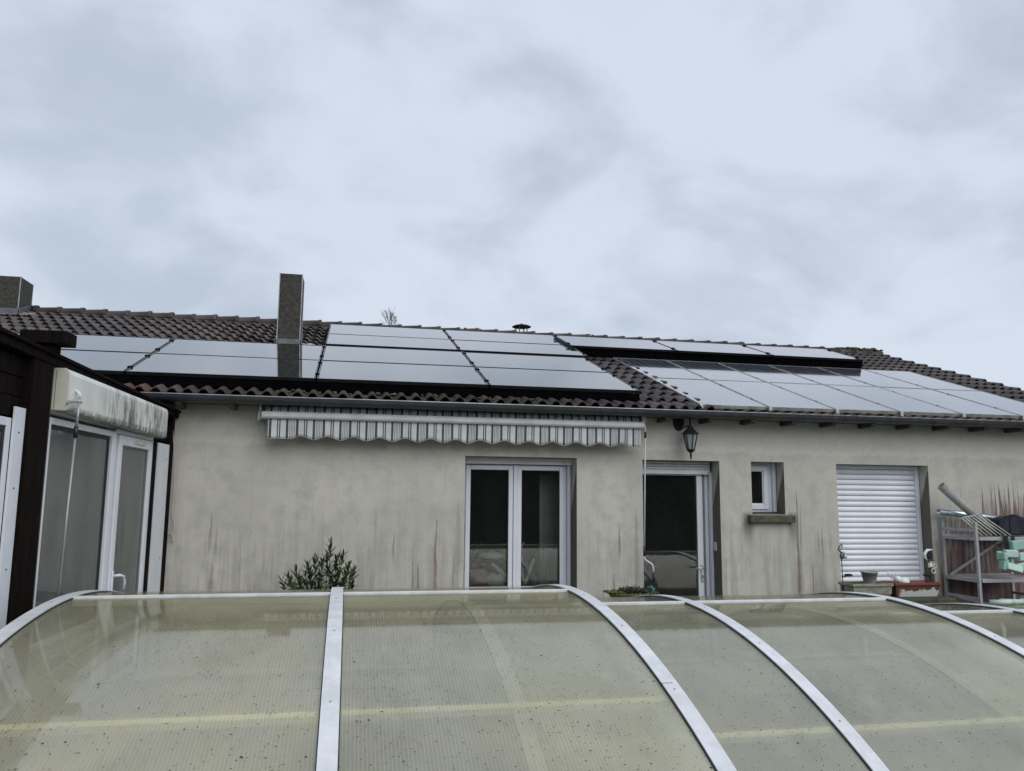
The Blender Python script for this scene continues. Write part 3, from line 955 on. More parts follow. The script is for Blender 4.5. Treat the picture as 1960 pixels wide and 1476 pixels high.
# ------------------------------------------------------------------ solar panels
def panel_meshes(w, h, th, fw_, gmat, fmat, key):
    m1 = MB()
    z1, z0 = th, 0
    o_ = [(0, 0), (w, 0), (w, h), (0, h)]
    i_ = [(fw_, fw_), (w - fw_, fw_), (w - fw_, h - fw_), (fw_, h - fw_)]
    vs = [(x, y, z1) for x, y in o_] + [(x, y, z1) for x, y in i_] + [(x, y, z0) for x, y in o_] + [(x, y, z1 - .006) for x, y in i_]
    fs = [(k, (k + 1) % 4, 4 + (k + 1) % 4, 4 + k) for k in range(4)]
    fs += [(8 + k, 8 + (k + 1) % 4, (k + 1) % 4, k) for k in range(4)]
    fs += [(4 + k, 4 + (k + 1) % 4, 12 + (k + 1) % 4, 12 + k) for k in range(4)]
    fs += [(11, 10, 9, 8)]
    m1.add(vs, fs)
    a = m1.mesh('panel_frame'); a.materials.append(fmat)
    m2 = MB().add([(x, y, z1 - .003) for x, y in i_], [(0, 1, 2, 3)])
    b = m2.mesh('panel_glass'); b.materials.append(gmat)
    return a, b
cache = {}
def panel(x0, x1, y0, y1, h, style, label, group, name='solar_panel'):
    gx, gy = (.012, .004) if style == 'black' else (.006, .006)
    w, hh = round(x1 - x0 - 2 * gx, 3), round((y1 - y0) / ca - 2 * gy, 3)
    key = (w, hh, style)
    if key not in cache:
        if style == 'black': cache[key] = panel_meshes(w, hh, .035, .011, MT['solar_black'], MT['black_frame'], key)
        else: cache[key] = panel_meshes(w, hh, .038, .013, MT['solar_blue'], MT['silver_frame'], key)
    a, b = cache[key]
    r_ = thing(name, label, 'solar panel', (x0 + gx, y0 + gy * ca, rz(y0 + gy * ca, h)), (AL + random.uniform(-.0015, .0015), random.uniform(-.0012, .0012), 0), group)
    link('frame', a, r_); link('glass', b, r_)
    if style == 'black':     # light catching edge trims on the short sides
        for xe in (0.0015, w - .0015):
            q = MB().box(xe - .003, xe + .003, .004, hh - .004, .0352, .037)
            o = q.build('edge_trim', MT['metal_edge'], r_, world=False)
    return r_
ordn = ['first', 'second', 'third', 'fourth', 'fifth', 'sixth']
H1 = .125
H2 = .165
STX = [3.235, 4.94, 6.56, 8.17]
STY = [2.79, 3.87]
for row in range(2):
    for c_ in range(4):
        where = ['behind the veranda roof', 'below the tall chimney', 'left of centre', 'at the right end beside bare tiles'][c_]
        panel(LAX[c_], LAX[c_ + 1], LA_Y[row], LA_Y[row + 1], H1, 'black',
              'black panel %s, %s row of the lower left array' % (where, ['bottom', 'second'][row]), 'black solar panels above the awning')
for c_ in range(5):
    for row in range(2):
        if c_ > 1 and row == 0: continue
        if c_ < 2:
            lb = 'black panel in the double block under the ridge, %s row, %s half' % (['bottom', 'top'][row], ['left', 'right'][c_])
        else:
            lb = 'black panel in the single strip under the ridge, %s' % ['next to the double block', 'middle of the three', 'last one beside the mossy ridge end'][c_ - 2]
        if c_ < 2: panel(UAX[c_], UAX[c_ + 1], UA_Y[row], UA_Y[row + 1], H1, 'black', lb, 'black solar panels along the ridge')
        else: panel(STX[c_ - 2], STX[c_ - 1], STY[0], STY[1], H2, 'black', lb, 'black solar panels along the ridge')
for row in range(2):
    for c_ in range(6):
        panel(RAX[c_], RAX[c_ + 1], RA_Y[row], RA_Y[row + 1], .022, 'blue',
              'silver framed panel, right array, %s row, %s column counted from the tile strip' % (['gutter', 'upper'][row], ordn[c_]), 'silver framed solar panels on the right')
def rails(label, spans, h0, name='mounting_rail_set'):
    r_ = thing(name, label, 'mounting rails', (spans[0][0], spans[0][2], rz(spans[0][2])))
    for (x0, x1, y) in spans:
        p, q = Vector((x0, y, rz(y, h0))), Vector((x1, y, rz(y, h0)))
        MB().bar(p, q, .038, .038).build('rail', MT['black_side'], r_)
        x = x0 + .3
        hk = MB()
        while x < x1:
            hk.bar((x, y + .01, rz(y + .01, .02)), (x, y + .01, rz(y + .01, h0)), .03, .006)
            x += .9
        hk.build('roof_hook', MT['metal_edge'], r_)
    return r_
r1 = rails('black rails and hooks under the lower left black panels', [(LAX[0] + .02, LAX[-1] - .03, y) for y in (.05, .75, 1.10, 1.80)], .098)
r2 = rails('black rails and hooks under the black panels along the ridge', [(UAX[0] + .02, UAX[2], 2.30), (UAX[0] + .02, UAX[2], 2.95), (UAX[0] + .02, UAX[2] - .03, 3.25), (UAX[0] + .02, UAX[2] - .03, 4.0)], .098)
r4 = rails('black rails and hooks under the single strip of black panels', [(STX[0] + .02, STX[-1] - .03, 2.95), (STX[0] + .02, STX[-1] - .03, 3.7)], .138)
# black plates added to paint the shade in the gaps under the array fronts
for r_, x0, x1, y in ((r1, LAX[0], LAX[-1], LA_Y[0] + .03), (r2, UAX[0], UAX[2], UA_Y[0] + .03), ):
    MB().bar((x0, y, rz(y, .075)), (x1, y, rz(y, .075)), .006, .09, side=(0, ca, sa)).build('gap_shade_plate', MT['black_side'], r_)
MB().bar((STX[0], STY[0] + .05, rz(STY[0] + .05, .09)), (STX[-1], STY[0] + .05, rz(STY[0] + .05, .09)), .006, .14, side=(0, ca, sa)).build('gap_shade_plate', MT['black_side'], r4)
# clamps in the joints
cm = MB().box(-.022, .022, -.03, .03, 0, .012).mesh('clamp'); cm.materials.append(MT['black_side'])
def clamp(par, x, y, h, sc=1.0):
    o = bpy.data.objects.new('clamp', cm); COL.objects.link(o); o.parent = par
    o.location = Vector((x, y, rz(y, h))) - ORG[par.name]; o.rotation_euler = (AL, 0, 0); o.scale = (sc, sc, sc)
for c_ in range(1, 4):
    for y in (.02, .68, 1.12, 1.80): clamp(r1, LAX[c_], y, H1 + .036)
for y in (.02, .68, 1.12, 1.80): clamp(r1, LAX[4] - .005, y, H1 + .03)
for y in (2.27, 2.92, 3.27, 4.0): clamp(r2, UAX[1], y, H1 + .036)
for c_ in range(4):
    for y in (2.95, 3.7): clamp(r4, STX[c_], y, H2 + .036)
for y in (2.27, 2.92): clamp(r2, UAX[2] - .005, y, H1 + .03)
r3 = rails('thin silver rails under the right array above the gutter', [(RAX[0] + .02, RAX[-1] - .02, y) for y in (-.22, .9, 1.5, 2.5)], .012)
for c_ in range(7):
    for y in (.1, .9, 1.5, 2.4): clamp(r3, RAX[c_], y, .022 + .036, .45)
for c_ in range(7):
    mb = MB().box(RAX[c_] - .02, RAX[c_] + .02, -.335, -.28, rz(-.3) + .0, rz(-.3) + .06)
    mb.build('end_clamp', MT['silver_frame'], r3, bevel=.003)

# ------------------------------------------------------------------ windows and doors
def frame_rect(x0, x1, z0, z1, w, y0, y1, wb=None):
    wb = wb or w
    return MB().box(x0, x0 + w, y0, y1, z0, z1).box(x1 - w, x1, y0, y1, z0, z1).box(x0 + w, x1 - w, y0, y1, z0, z0 + wb).box(x0 + w, x1 - w, y0, y1, z1 - w, z1)
YF = .245
# French window
wn = frame_rect(1.257, 2.455, .50, 1.955, .045, YF, YF + .07).build('window', MT['pvc'], house, bevel=.005)
wn['label'] = 'double white window with clutter behind the glass'
frame_rect(1.300, 1.835, .565, 1.945, .052, YF - .022, YF + .05).build('sash', MT['pvc'], wn, bevel=.006)
frame_rect(1.880, 2.425, .565, 1.945, .052, YF - .022, YF + .05).build('sash', MT['pvc'], wn, bevel=.006)
MB().box(1.837, 1.878, YF - .035, YF + .04, .50, 1.948).build('centre_post', MT['pvc'], wn, bevel=.005)
frame_rect(1.352, 1.783, .617, 1.893, .008, YF - .004, YF + .01).build('seal', MT['seal'], wn)
frame_rect(1.932, 2.373, .617, 1.893, .008, YF - .004, YF + .01).build('seal', MT['seal'], wn)
MB().box(1.353, 1.782, YF + .012, YF + .03, .618, 1.892).build('pane', MT['glass'], wn)
MB().box(1.933, 2.372, YF + .012, YF + .03, .618, 1.892).build('pane', MT['glass'], wn)
bx = MB().box(1.257, 2.507, YF - .075, YF - .003, 1.956, 2.030).build('shutter_box', MT['white_alu'], wn, bevel=.006)
for sx in (1.29, 2.40): MB().lathe([(.007, 0), (.007, .004)], (sx, YF - .076, 1.985), 8, mat=Matrix.Rotation(R(90), 3, 'X')).build('screw', MT['seal'], bx)
MB().box(2.458, 2.486, YF - .05, YF + .06, .50, 1.955).box(2.488, 2.507, YF - .02, YF + .06, .50, 1.955).build('guide_rail', MT['pvc'], wn, bevel=.003)
MB().box(1.20, 2.56, -.05, YF, .40, .452).build('sill', MT['concrete_dark'], wn, bevel=.006)
# door
dr = frame_rect(3.283, 4.185, .02, 1.935, .045, YF, YF + .07).build('door', MT['pvc'], house, bevel=.005)
dr['label'] = 'dark glazed door with white frame at the right and lever handle'
MB().box(3.33, 4.035, YF + .002, YF + .022, .06, 1.862).build('pane', MT['glass'], dr)
MB().box(4.037, 4.108, YF - .02, YF + .05, .04, 1.875).box(3.33, 4.037, YF - .018, YF + .05, 1.862, 1.888).build('leaf_frame', MT['pvc'], dr, bevel=.006)
MB().box(4.112, 4.138, YF - .012, YF + .0, .04, 1.86).build('cover_strip', MT['pvc_grey'], dr)
MB().box(4.19, 4.219, YF - .05, YF + .06, .02, 1.90).build('guide_rail', MT['pvc'], dr, bevel=.004)
hd = MB().box(4.066, 4.098, YF - .032, YF - .021, .64, .84).build('handle_plate', MT['chrome'], dr, bevel=.004)
MB().tube([(4.085, YF - .03, .80), (4.085, YF - .065, .80), (4.075, YF - .07, .80), (3.975, YF - .07, .80)], .0095, 10).build('handle', MT['chrome'], hd)
MB().box(4.078, 4.088, YF - .0345, YF - .032, .685, .72).build('keyhole', MT['seal'], hd)
rs = MB().box(3.283, 4.187, YF - .07, YF - .003, 1.875, 1.928).build('roller_shutter', MT['white_alu'], house, bevel=.006)
rs['label'] = 'rolled up shutter with its end bar above the glazed door'
for i in range(3):
    MB().prism([(YF - .062, 1.931 + .032 * i), (YF - .070, 1.940 + .032 * i), (YF - .070, 1.952 + .032 * i), (YF - .060, 1.960 + .032 * i), (YF - .045, 1.960 + .032 * i), (YF - .045, 1.931 + .032 * i)], 'x', 3.284, 4.186).build('slat', MT['white_alu'], rs)
MB().lathe([(.007, 0), (.007, .004)], (4.165, YF - .071, 1.897), 8, mat=Matrix.Rotation(R(90), 3, 'X')).build('screw', MT['seal'], rs)
# switch on the door reveal
sw = MB().box(4.208, 4.220, .105, .175, 1.0, 1.10).build('light_switch', MT['switch'], house, bevel=.004)
MB().box(4.203, 4.2075, .122, .158, 1.02, 1.08).build('rocker', MT['switch'], sw, bevel=.002)
# small window
YS = .20
w2 = frame_rect(4.621, 4.985, 1.445, 2.028, .04, YS, YS + .07).build('window', MT['pvc'], house, bevel=.005)
w2['label'] = 'small white window deep in its reveal over a mossy sill'
frame_rect(4.64, 4.935, 1.475, 1.995, .06, YS - .022, YS + .05).build('sash', MT['pvc'], w2, bevel=.006)
frame_rect(4.70, 4.875, 1.535, 1.935, .012, YS - .008, YS + .01).build('bead', MT['pvc'], w2, bevel=.002)
MB().box(4.70, 4.875, YS + .012, YS + .03, 1.535, 1.935).build('pane', MT['glass'], w2)
MB().box(4.987, 5.030, YS - .03, YS + .06, 1.445, 2.028).build('guide_rail', MT['pvc'], w2, bevel=.004)
MB().prism([(-.075, 1.330), (-.075, 1.402), (YS - .002, 1.444), (YS - .002, 1.42), (-.001, 1.40), (-.001, 1.330)], 'x', 4.56, 5.125).build('sill', MT['sill'], w2, bevel=.006)
# roller shutter
YR = .20
sh = frame_rect(5.727, 6.978, .56, 2.02, .02, YR + .035, YR + .06).build('roller_shutter', MT['shutter'], house)
sh['label'] = 'closed pale roller shutter with curved slats'
MB().box(6.925, 6.976, YR - .035, YR + .03, .56, 2.018).build('guide_rail', MT['shutter'], sh, bevel=.005)
MB().box(5.729, 6.923, YR - .04, YR + .01, 1.975, 2.018).build('lintel_profile', MT['shutter'], sh, bevel=.004)
p_ = .0655
i = 0
zt = 1.972
sl = []
for v_, a_ in ((0, 0), (.10, .006), (.30, .013), (.5, .016), (.70, .013), (.88, .006), (.94, .0)):
    sl.append((YR - a_, -v_ * p_))
sl += [(YR + .008, -.94 * p_), (YR + .008, 0)]
slm = MB().prism(sl, 'x', 5.731, 6.923)
slme = slm.mesh('slat'); slme.materials.append(MT['shutter'])
gapm = MB().prism([(YR + .002, -p_ * 1.0), (YR + .002, -.94 * p_), (YR + .010, -.94 * p_), (YR + .010, -p_ * 1.0)], 'x', 5.731, 6.923).mesh('slat_gap')
while zt > .60:
    o = link('slat', slme, sh)
    flat_ = i < 7
    o.location = (0, random.uniform(-.0015, .0015), zt)
    if flat_: o.scale = (1, 1, .975)
    zt -= p_ if flat_ else p_ * .985
    i += 1
# back panel of the shutter so that the joints read dark
MB().box(5.731, 6.922, YR + .012, YR + .02, .56, 1.974).build('backing', MT['pvc_grey'], sh)

# clutter behind the double window
def item(name, label, cat, mb, mat, loc, bevel=0.):
    r_ = mb.build(name, mat, None, bevel=bevel)
    return tag(r_, label, cat)
mb = MB().blob((1.50, .45, .70), (.17, .13, .11), 18, 12, .18, 3, flat=.60)
item('laundry_bag', 'pink speckled cloth bag at the bottom left behind the window glass', 'bag', mb, MT['pink_cloth'], None)
mb = MB().blob((1.68, .42, .68), (.13, .11, .10), 16, 10, .2, 5, mat=Matrix.Rotation(.4, 3, 'Y'), flat=.60)
item('white_cloth', 'crumpled white cloth beside the pink bag behind the window', 'cloth', mb, MT['white_cloth'], None)
mb = MB()
Mx = Matrix.Translation((1.60, .40, .80)) @ Matrix.Rotation(R(38), 4, 'Y')
mb.box(-.10, .12, -.05, .05, -.03, .03, Mx)
item('blue_box', 'dark blue folded box leaning on the pink bag', 'box', mb, MT['blue_cloth'], None, .006)
mb = MB()
mb.box(-.02, .24, -.07, -.052, .04, .075, Mx)
item('white_tray', 'narrow white tray edge lying over the blue box', 'tray', mb, MT['white_cloth'], None, .004)
mb = MB().blob((1.66, .48, .93), (.14, .12, .045), 16, 10, .06, 8)
item('cushion', 'pale rounded cushion on top of the heap behind the window', 'cushion', mb, MT['white_cloth'], None)
mb = MB().box(1.36, 1.47, .42, .60, .60, .90)
item('storage_box', 'brick red box at the left edge behind the window glass', 'box', mb, MT['red_thing'], None, .01)
mb = MB()
for q in range(9):
    a = q * .7
    mb.tube([(1.46, .55, .92), (1.46 + .05 * math.cos(a), .55 + .05 * math.sin(a), 1.02), (1.46 + .10 * math.cos(a), .55 + .08 * math.sin(a), 1.07 + .02 * (q % 3))], [.004, .010, .003], 6)
mb.lathe([(.035, 0), (.045, .06), (.045, .065)], (1.46, .55, .90), 10)
item('potted_plant', 'small dark green plant on the red box behind the window', 'plant', mb, MT['green_thing'], None)
mb = MB()
for q in range(12):
    X = 2.24 + .02 * q
    mb.tube([(X, .60 + .015 * (q % 2), .60), (X, .60 + .015 * (q % 2), 1.85)], .012, 6)
item('curtain', 'pale hanging curtain at the right behind the window', 'curtain', mb, MT['vroom'], None)
mb = MB().tube([(2.03, .5, 1.08), (2.0, .5, 1.05), (1.99, .5, .95), (2.01, .5, .86), (2.03, .5, .82)], .010, 8)
mb.bar((1.90, .5, 1.05), (2.04, .5, .61), .02, .035).bar((2.14, .5, .90), (2.04, .5, .61), .02, .03)
item('folded_trestle', 'folded pale trestle legs behind the right window pane', 'trestle', mb, MT['vroom'], None, .003)

# ------------------------------------------------------------------ awning
AX0, AX1 = -.86, 3.222
aw = thing('awning', 'retracted striped awning with scalloped valance under the gutter', 'awning', (AX0, 0, 2.2))
prof = []
for k in range(14):
    t_ = 2 * math.pi * k / 14
    prof.append((math.cos(t_) * .062, math.sin(t_) * .062))
mb = MB()
vs, fs = [], []
NX = 60
for i in range(NX + 1):
    X = lerp(AX0 + .03, AX1 + .0, i / NX)
    for k in range(18):
        t_ = 2 * math.pi * k / 18
        rr = .060 + .004 * noise.noise(Vector((X * 2.2, k * .4, 1))) + .003 * noise.noise(Vector((X * 9, k * .4, 7)))
        vs.append((X, -.10 - rr * math.cos(t_), 2.452 - rr * math.sin(t_)))
for i in range(NX):
    for k in range(18):
        fs.append((i * 18 + k, i * 18 + (k + 1) % 18, (i + 1) * 18 + (k + 1) % 18, (i + 1) * 18 + k))
mb.add(vs, fs, True)
mb.f.append(tuple(range(18))); mb.sm.append(False)
mb.f.append(tuple(reversed(range(NX * 18, NX * 18 + 18)))); mb.sm.append(False)
mb.build('cloth_roll', MT['stripe'], aw)
bar = [(-.235, 2.362), (-.245, 2.380), (-.243, 2.412), (-.228, 2.432), (-.19, 2.436), (-.165, 2.425), (-.16, 2.365), (-.18, 2.352)]
MB().prism(bar, 'x', AX0, AX1).build('front_bar', MT['bar_grey'], aw, bevel=.004)
# valance: thick cloth with a scalloped edge and soft folds
mb = MB()
vs, fs = [], []
NX, NZ = 280, 6
vx0, vx1 = -.80, 3.188
def vedge(x):
    u = ((x + 10.6) / .265) % 1.0
    e = 2.172 + .019 * math.cos(2 * math.pi * (u - .22))
    if x < -.50 or x > 2.98:
        e = 2.158 if x > 2.98 else 2.160
        if x < -.5: e = lerp(2.160, 2.172 + .019 * math.cos(2 * math.pi * (u - .22)), max(0, (x + .62) / .12))
        else: e = lerp(2.172 + .019 * math.cos(2 * math.pi * (u - .22)), 2.158, min(1, (x - 2.98) / .1))
    return e
for i in range(NX + 1):
    x = lerp(vx0, vx1, i / NX)
    for j in range(NZ + 1):
        t_ = j / NZ
        z = lerp(2.358, vedge(x), t_)
        yy = -.205 + t_ * (.010 * math.sin(x * 11 + .7) + .012 * noise.noise(Vector((x * 3.1, t_, 2)))) + .008 * t_
        vs.append((x, yy, z))
for i in range(NX):
    for j in range(NZ):
        fs.append((i * (NZ + 1) + j, i * (NZ + 1) + j + 1, (i + 1) * (NZ + 1) + j + 1, (i + 1) * (NZ + 1) + j))
mb.add(vs, fs, True)
val = mb.build('valance', MT['stripe'], aw)
# pattern is laid out in metres from the awning's own end, so shift the texture root
sm_ = val.modifiers.new('thick', 'SOLIDIFY'); sm_.thickness = .002
pts = []
for i in range(NX + 1):
    p = vs[i * (NZ + 1) + NZ]; pts.append((p[0], p[1] - .001, p[2]))
MB().tube(pts, .0035, 5).build('hem', MT['hem'], val)
for X in (AX0 - .02, AX1 + .012):
    MB().prism([(-.003, 2.36), (-.003, 2.535), (-.10, 2.54), (-.175, 2.50), (-.175, 2.44), (-.12, 2.43), (-.12, 2.36)], 'x', X - .008, X + .008).build('bracket', MT['white_alu'], aw, bevel=.003)
MB().prism([(-.003, 2.345), (-.003, 2.44), (-.145, 2.44), (-.145, 2.345)], 'x', AX0 - .045, AX0 - .0285).build('end_plate', MT['cream'], aw, bevel=.004)
cx_ = 3.245
gb = MB().box(cx_ - .008, cx_ + .035, -.16, -.10, 2.44, 2.50).build('gear_box', MT['cream'], aw, bevel=.006)
crk = MB().tube([(3.262, -.135, 2.44), (3.265, -.150, 2.34), (3.262, -.15, 2.30), (3.234, -.15, 1.07)], .0095, 8)
crk = crk.build('crank_rod', MT['white_alu'], aw)
MB().tube([(3.265, -.150, 2.33), (3.262, -.15, 2.26)], .013, 8).build('joint', MT['plastic_black'], crk)
MB().tube([(3.234, -.15, 1.075), (3.232, -.15, .965)], .0125, 8).build('grip', MT['plastic_black'], crk)
MB().tube([(3.232, -.15, .97), (3.232, -.15, .952), (3.240, -.15, .930), (3.262, -.15, .912), (3.300, -.15, .893), (3.325, -.15, .872), (3.336, -.15, .84), (3.337, -.15, .78)], .0095, 8).build('crank_arm', MT['white_alu'], crk)
MB().tube([(3.337, -.15, .79), (3.336, -.15, .685)], .0135, 8).build('grip', MT['plastic_black'], crk)

# ------------------------------------------------------------------ wall lantern
la = thing('wall_lantern', 'black hexagonal wall lantern hanging beside the end of the awning', 'lantern', (3.72, 0, 2.45))
mb = MB().lathe([(.068, 0), (.068, .008), (.058, .018), (.030, .024), (.0, .026)], (3.725, -.002, 2.47), 20, mat=Matrix.Rotation(R(90), 3, 'X') @ Matrix.Diagonal((1, 1.55, 1)), cap=False)
mb.build('backplate', MT['black_iron'], la)
lx, ly = 3.795, -.17
MB().tube([(3.735, -.02, 2.50), (3.75, -.07, 2.545), (3.78, -.13, 2.55), (lx, ly, 2.50), (lx, ly, 2.44)], .013, 8).build('arm', MT['black_iron'], la)
MB().tube([(3.735, -.02, 2.44), (3.76, -.06, 2.40), (3.80, -.10, 2.42), (3.83, -.12, 2.385), (3.855, -.13, 2.35)], .008, 8).build('scroll', MT['black_iron'], la)
MB().lathe([(.010, .155), (.030, .15), (.036, .135), (.036, .125), (.045, .115), (.075, .085), (.098, .072), (.098, .064), (.07, .06)], (lx, ly, 2.255), 6, False).build('cap', MT['black_iron'], la)
mb = MB()
for k in range(6):
    t_ = 2 * math.pi * (k + .5) / 6
    t2 = 2 * math.pi * (k + 1.5) / 6
    mb.bar((lx + .076 * math.cos(t_), ly + .076 * math.sin(t_), 2.318), (lx + .042 * math.cos(t_), ly + .042 * math.sin(t_), 2.145), .010, .010)
mb.build('cage_bar', MT['black_iron'], la)
for k in range(6):
    t_ = 2 * math.pi * (k + .5) / 6; t2 = 2 * math.pi * (k + 1.5) / 6
    def rp(r, t, z): return (lx + r * math.cos(t), ly + r * math.sin(t), z)
    a_, b_, c_, d_ = rp(.071, t_, 2.316), rp(.071, t2, 2.316), rp(.039, t2, 2.147), rp(.039, t_, 2.147)
    e_ = [rp(.068, t_, 2.316), rp(.068, t2, 2.316), rp(.036, t2, 2.147), rp(.036, t_, 2.147)]
    MB().add([a_, b_, c_, d_] + e_, [(3, 2, 1, 0), (4, 5, 6, 7), (0, 1, 5, 4), (1, 2, 6, 5), (2, 3, 7, 6), (3, 0, 4, 7)]).build('pane', MT['glass_l'], la)
MB().lathe([(.048, .0), (.048, -.010), (.030, -.030), (.018, -.038), (.010, -.042), (.010, -.062), (.016, -.068), (.010, -.074), (.011, -.092), (.003, -.118)], (lx, ly, 2.147), 12, False).build('finial', MT['black_iron'], la)
MB().lathe([(.004, .0), (.014, .006), (.010, .03), (.004, .034)], (lx, ly, 2.41), 10).build('knob', MT['black_iron'], la)

# ------------------------------------------------------------------ veranda at the left
VA = math.atan2(.06254, .99804)
ve = thing('veranda', 'dark timber veranda with white framed glazing at the left edge', 'veranda', (-1.73, -.02, 0), (0, 0, -VA))
# local frame: x = outwards (towards the garden), y = towards the house wall, so s = -y
def vb(s0, s1, k0, k1, z0, z1): return MB().box(k0, k1, -s1, -s0, z0, z1)
def vbuild(mb, name, mat, par=ve, bevel=0.): return mb.build(name, mat, par, bevel=bevel, world=False)
vbuild(vb(.004, .10, -.12, .015, 0, 2.35), 'post', MT['wood'], bevel=.004)
o = vbuild(vb(.105, .465, -.012, .004, 0, 2.075), 'cover_board', MT['trim'], bevel=.002); o['label'] = 'grey white cover board beside the door'
for zz in (.98, 1.45, 1.93): vbuild(MB().lathe([(.006, 0), (.006, .003)], (.004, -.20, zz), 6, mat=Matrix.Rotation(R(90), 3, 'Y')), 'screw', MT['seal'], o)
vbuild(vb(.47, .66, -.14, -.015, 0, 2.10), 'post', MT['wood'], bevel=.004)
vbuild(vb(.105, .66, -.14, -.02, 2.10, 2.33), 'lintel', MT['wood'], bevel=.004)
# door: frame and leaf
dv = vbuild(MB(), 'door', MT['pvc']) if False else vbuild(vb(.665, .70, -.07, .01, .02, 2.10).box(-.07, .01, -1.66, -.665, 2.075, 2.11), 'door', MT['pvc'], bevel=.004)
dv['label'] = 'white framed glazed door of the veranda'
def vframe(s0, s1, z0, z1, w, k0, k1):
    return vb(s0, s0 + w, k0, k1, z0, z1).box(k0, k1, -s1, -s1 + w, z0, z1).box(k0, k1, -s1 + w, -s0 - w, z0, z0 + w).box(k0, k1, -s1 + w, -s0 - w, z1 - w, z1)
vbuild(vframe(.705, 1.60, .03, 2.07, .085, -.045, .022), 'leaf', MT['pvc'], dv, .008)
vbuild(vframe(.79, 1.515, .115, 1.985, .012, -.03, .004), 'seal', MT['pvc_grey'], dv)
vbuild(vb(.79, 1.515, -.024, -.006, .115, 1.985), 'pane', MT['glass_v'], dv)
vbuild(vb(1.535, 1.565, .023, .034, .80, .98), 'handle_plate', MT['pvc'], dv, .004)
vbuild(MB().tube([(.034, -1.55, .94), (.075, -1.55, .945), (.080, -1.54, .945), (.082, -1.46, .93), (.080, -1.42, .88), (.075, -1.415, .82)], .012, 8), 'handle', MT['pvc'], dv)
vbuild(vb(.95, 1.22, .022, .034, 2.015, 2.045), 'closer_label', MT['switch'], dv)
# big fixed window
wv = vbuild(vframe(1.665, 2.93, .60, 2.085, .045, -.06, .014), 'window', MT['pvc'], bevel=.006)
wv['label'] = 'large fixed veranda window with white frame'
vbuild(vb(1.66, 1.75, -.05, .020, .02, 2.085), 'mullion', MT['pvc'], bevel=.008)
vbuild(vframe(1.765, 2.90, .64, 2.04, .028, -.045, .0), 'seal', MT['seal'], wv)
vbuild(vb(1.785, 2.89, -.026, -.008, .66, 2.02), 'pane', MT['glass_v'], wv)
vbuild(vb(1.665, 2.93, -.10, -.01, 0, .60), 'plinth_panel', MT['vroom'])
# posts, boards, beams
vbuild(vb(2.985, 3.255, -.20, .035, 0, 2.43), 'post', MT['wood'], bevel=.005)
vbuild(vb(2.955, 2.984, -.18, .028, 0, 2.43), 'post_facing', MT['brown'])
o = vbuild(vb(3.262, 3.395, .0, .014, 0, 2.10), 'cover_board', MT['trim'], bevel=.002); o['label'] = 'grey white cover board beside the big dark post'
for zz in (1.15, 1.62, 1.95): vbuild(MB().lathe([(.006, 0), (.006, .003)], (.014, -3.33, zz), 6, mat=Matrix.Rotation(R(90), 3, 'Y')), 'screw', MT['seal'], o)
w3 = vbuild(vframe(3.40, 4.6, .1, 2.03, .05, -.06, .0), 'window', MT['pvc'], bevel=.005); w3['label'] = 'partly seen veranda window at the very edge'
vbuild(vframe(3.45, 4.55, .15, 1.98, .03, -.05, -.01), 'seal', MT['seal'], w3)
vbuild(vb(3.47, 4.53, -.03, -.015, .17, 1.96), 'pane', MT['glass_v'], w3)
for i in range(3):
    vbuild(vb(3.262, 4.7, -.08 - .004 * (i % 2), -.015 - .006 * (i % 2), 2.045 + .122 * i, 2.163 + .122 * i), 'board', MT['wood'], bevel=.004)
vbuild(vb(.10, 2.954, -.10, -.02, 2.335, 2.412), 'lintel', MT['brown'], bevel=.004)
vbuild(vb(.665, 2.954, -.06, -.005, 2.112, 2.335), 'panel_board', MT['pvc'])
# sloping eave boards: slightly falling towards the house
def vsl(s0, z0, s1, z1, k0, k1, h):
    return MB().add([Vector((k, -s, z)) for (s, z) in ((s0, z0), (s1, z1)) for k in (k0, k1) for z in (z,)] +
                    [Vector((k, -s, z + h)) for (s, z) in ((s0, z0), (s1, z1)) for k in (k0, k1)],
                    [(0, 1, 3, 2), (4, 6, 7, 5), (0, 4, 5, 1), (2, 3, 7, 6), (0, 2, 6, 4), (1, 5, 7, 3)])
vbuild(vsl(.0, 2.350, 4.8, 2.452, -.05, .045, .052), 'eave_board', MT['wood'], bevel=.003)
vbuild(vsl(.0, 2.404, 4.8, 2.506, -.09, .065, .022), 'eave_board', MT['wood'], bevel=.003)
vbuild(vb(2.95, 3.12, -.13, .150, 2.535, 2.618), 'beam_end', MT['wood'], bevel=.006)
vbuild(vb(2.98, 3.09, -.13, .07, 2.485, 2.533), 'beam_end', MT['wood'], bevel=.005)
# roof deck and room inside
vbuild(vsl(.0, 2.37, 4.8, 2.47, -2.9, -1.9, .06), 'roof_deck', MT['wood'])
vbuild(vsl(.0, 2.37, 4.8, 2.47, -1.899, -.36, .02), 'added_roof_glazing', MT['glass_v'])  # unseen glazed strip, added to let daylight into the room
vbuild(vsl(.0, 2.37, 4.8, 2.47, -.359, -.092, .06), 'roof_deck', MT['wood'])
room = MB()
room.add([(-.22, -.01, .0), (-2.8, -.01, .0), (-2.8, -4.7, .0), (-.22, -4.7, .0), (-.22, -.01, 2.34), (-2.8, -.01, 2.34), (-2.8, -4.7, 2.34), (-.22, -4.7, 2.34)],
         [(0, 1, 2, 3), (1, 2, 6, 5), (0, 1, 5, 4)])
vbuild(room, 'interior', MT['vroom'])
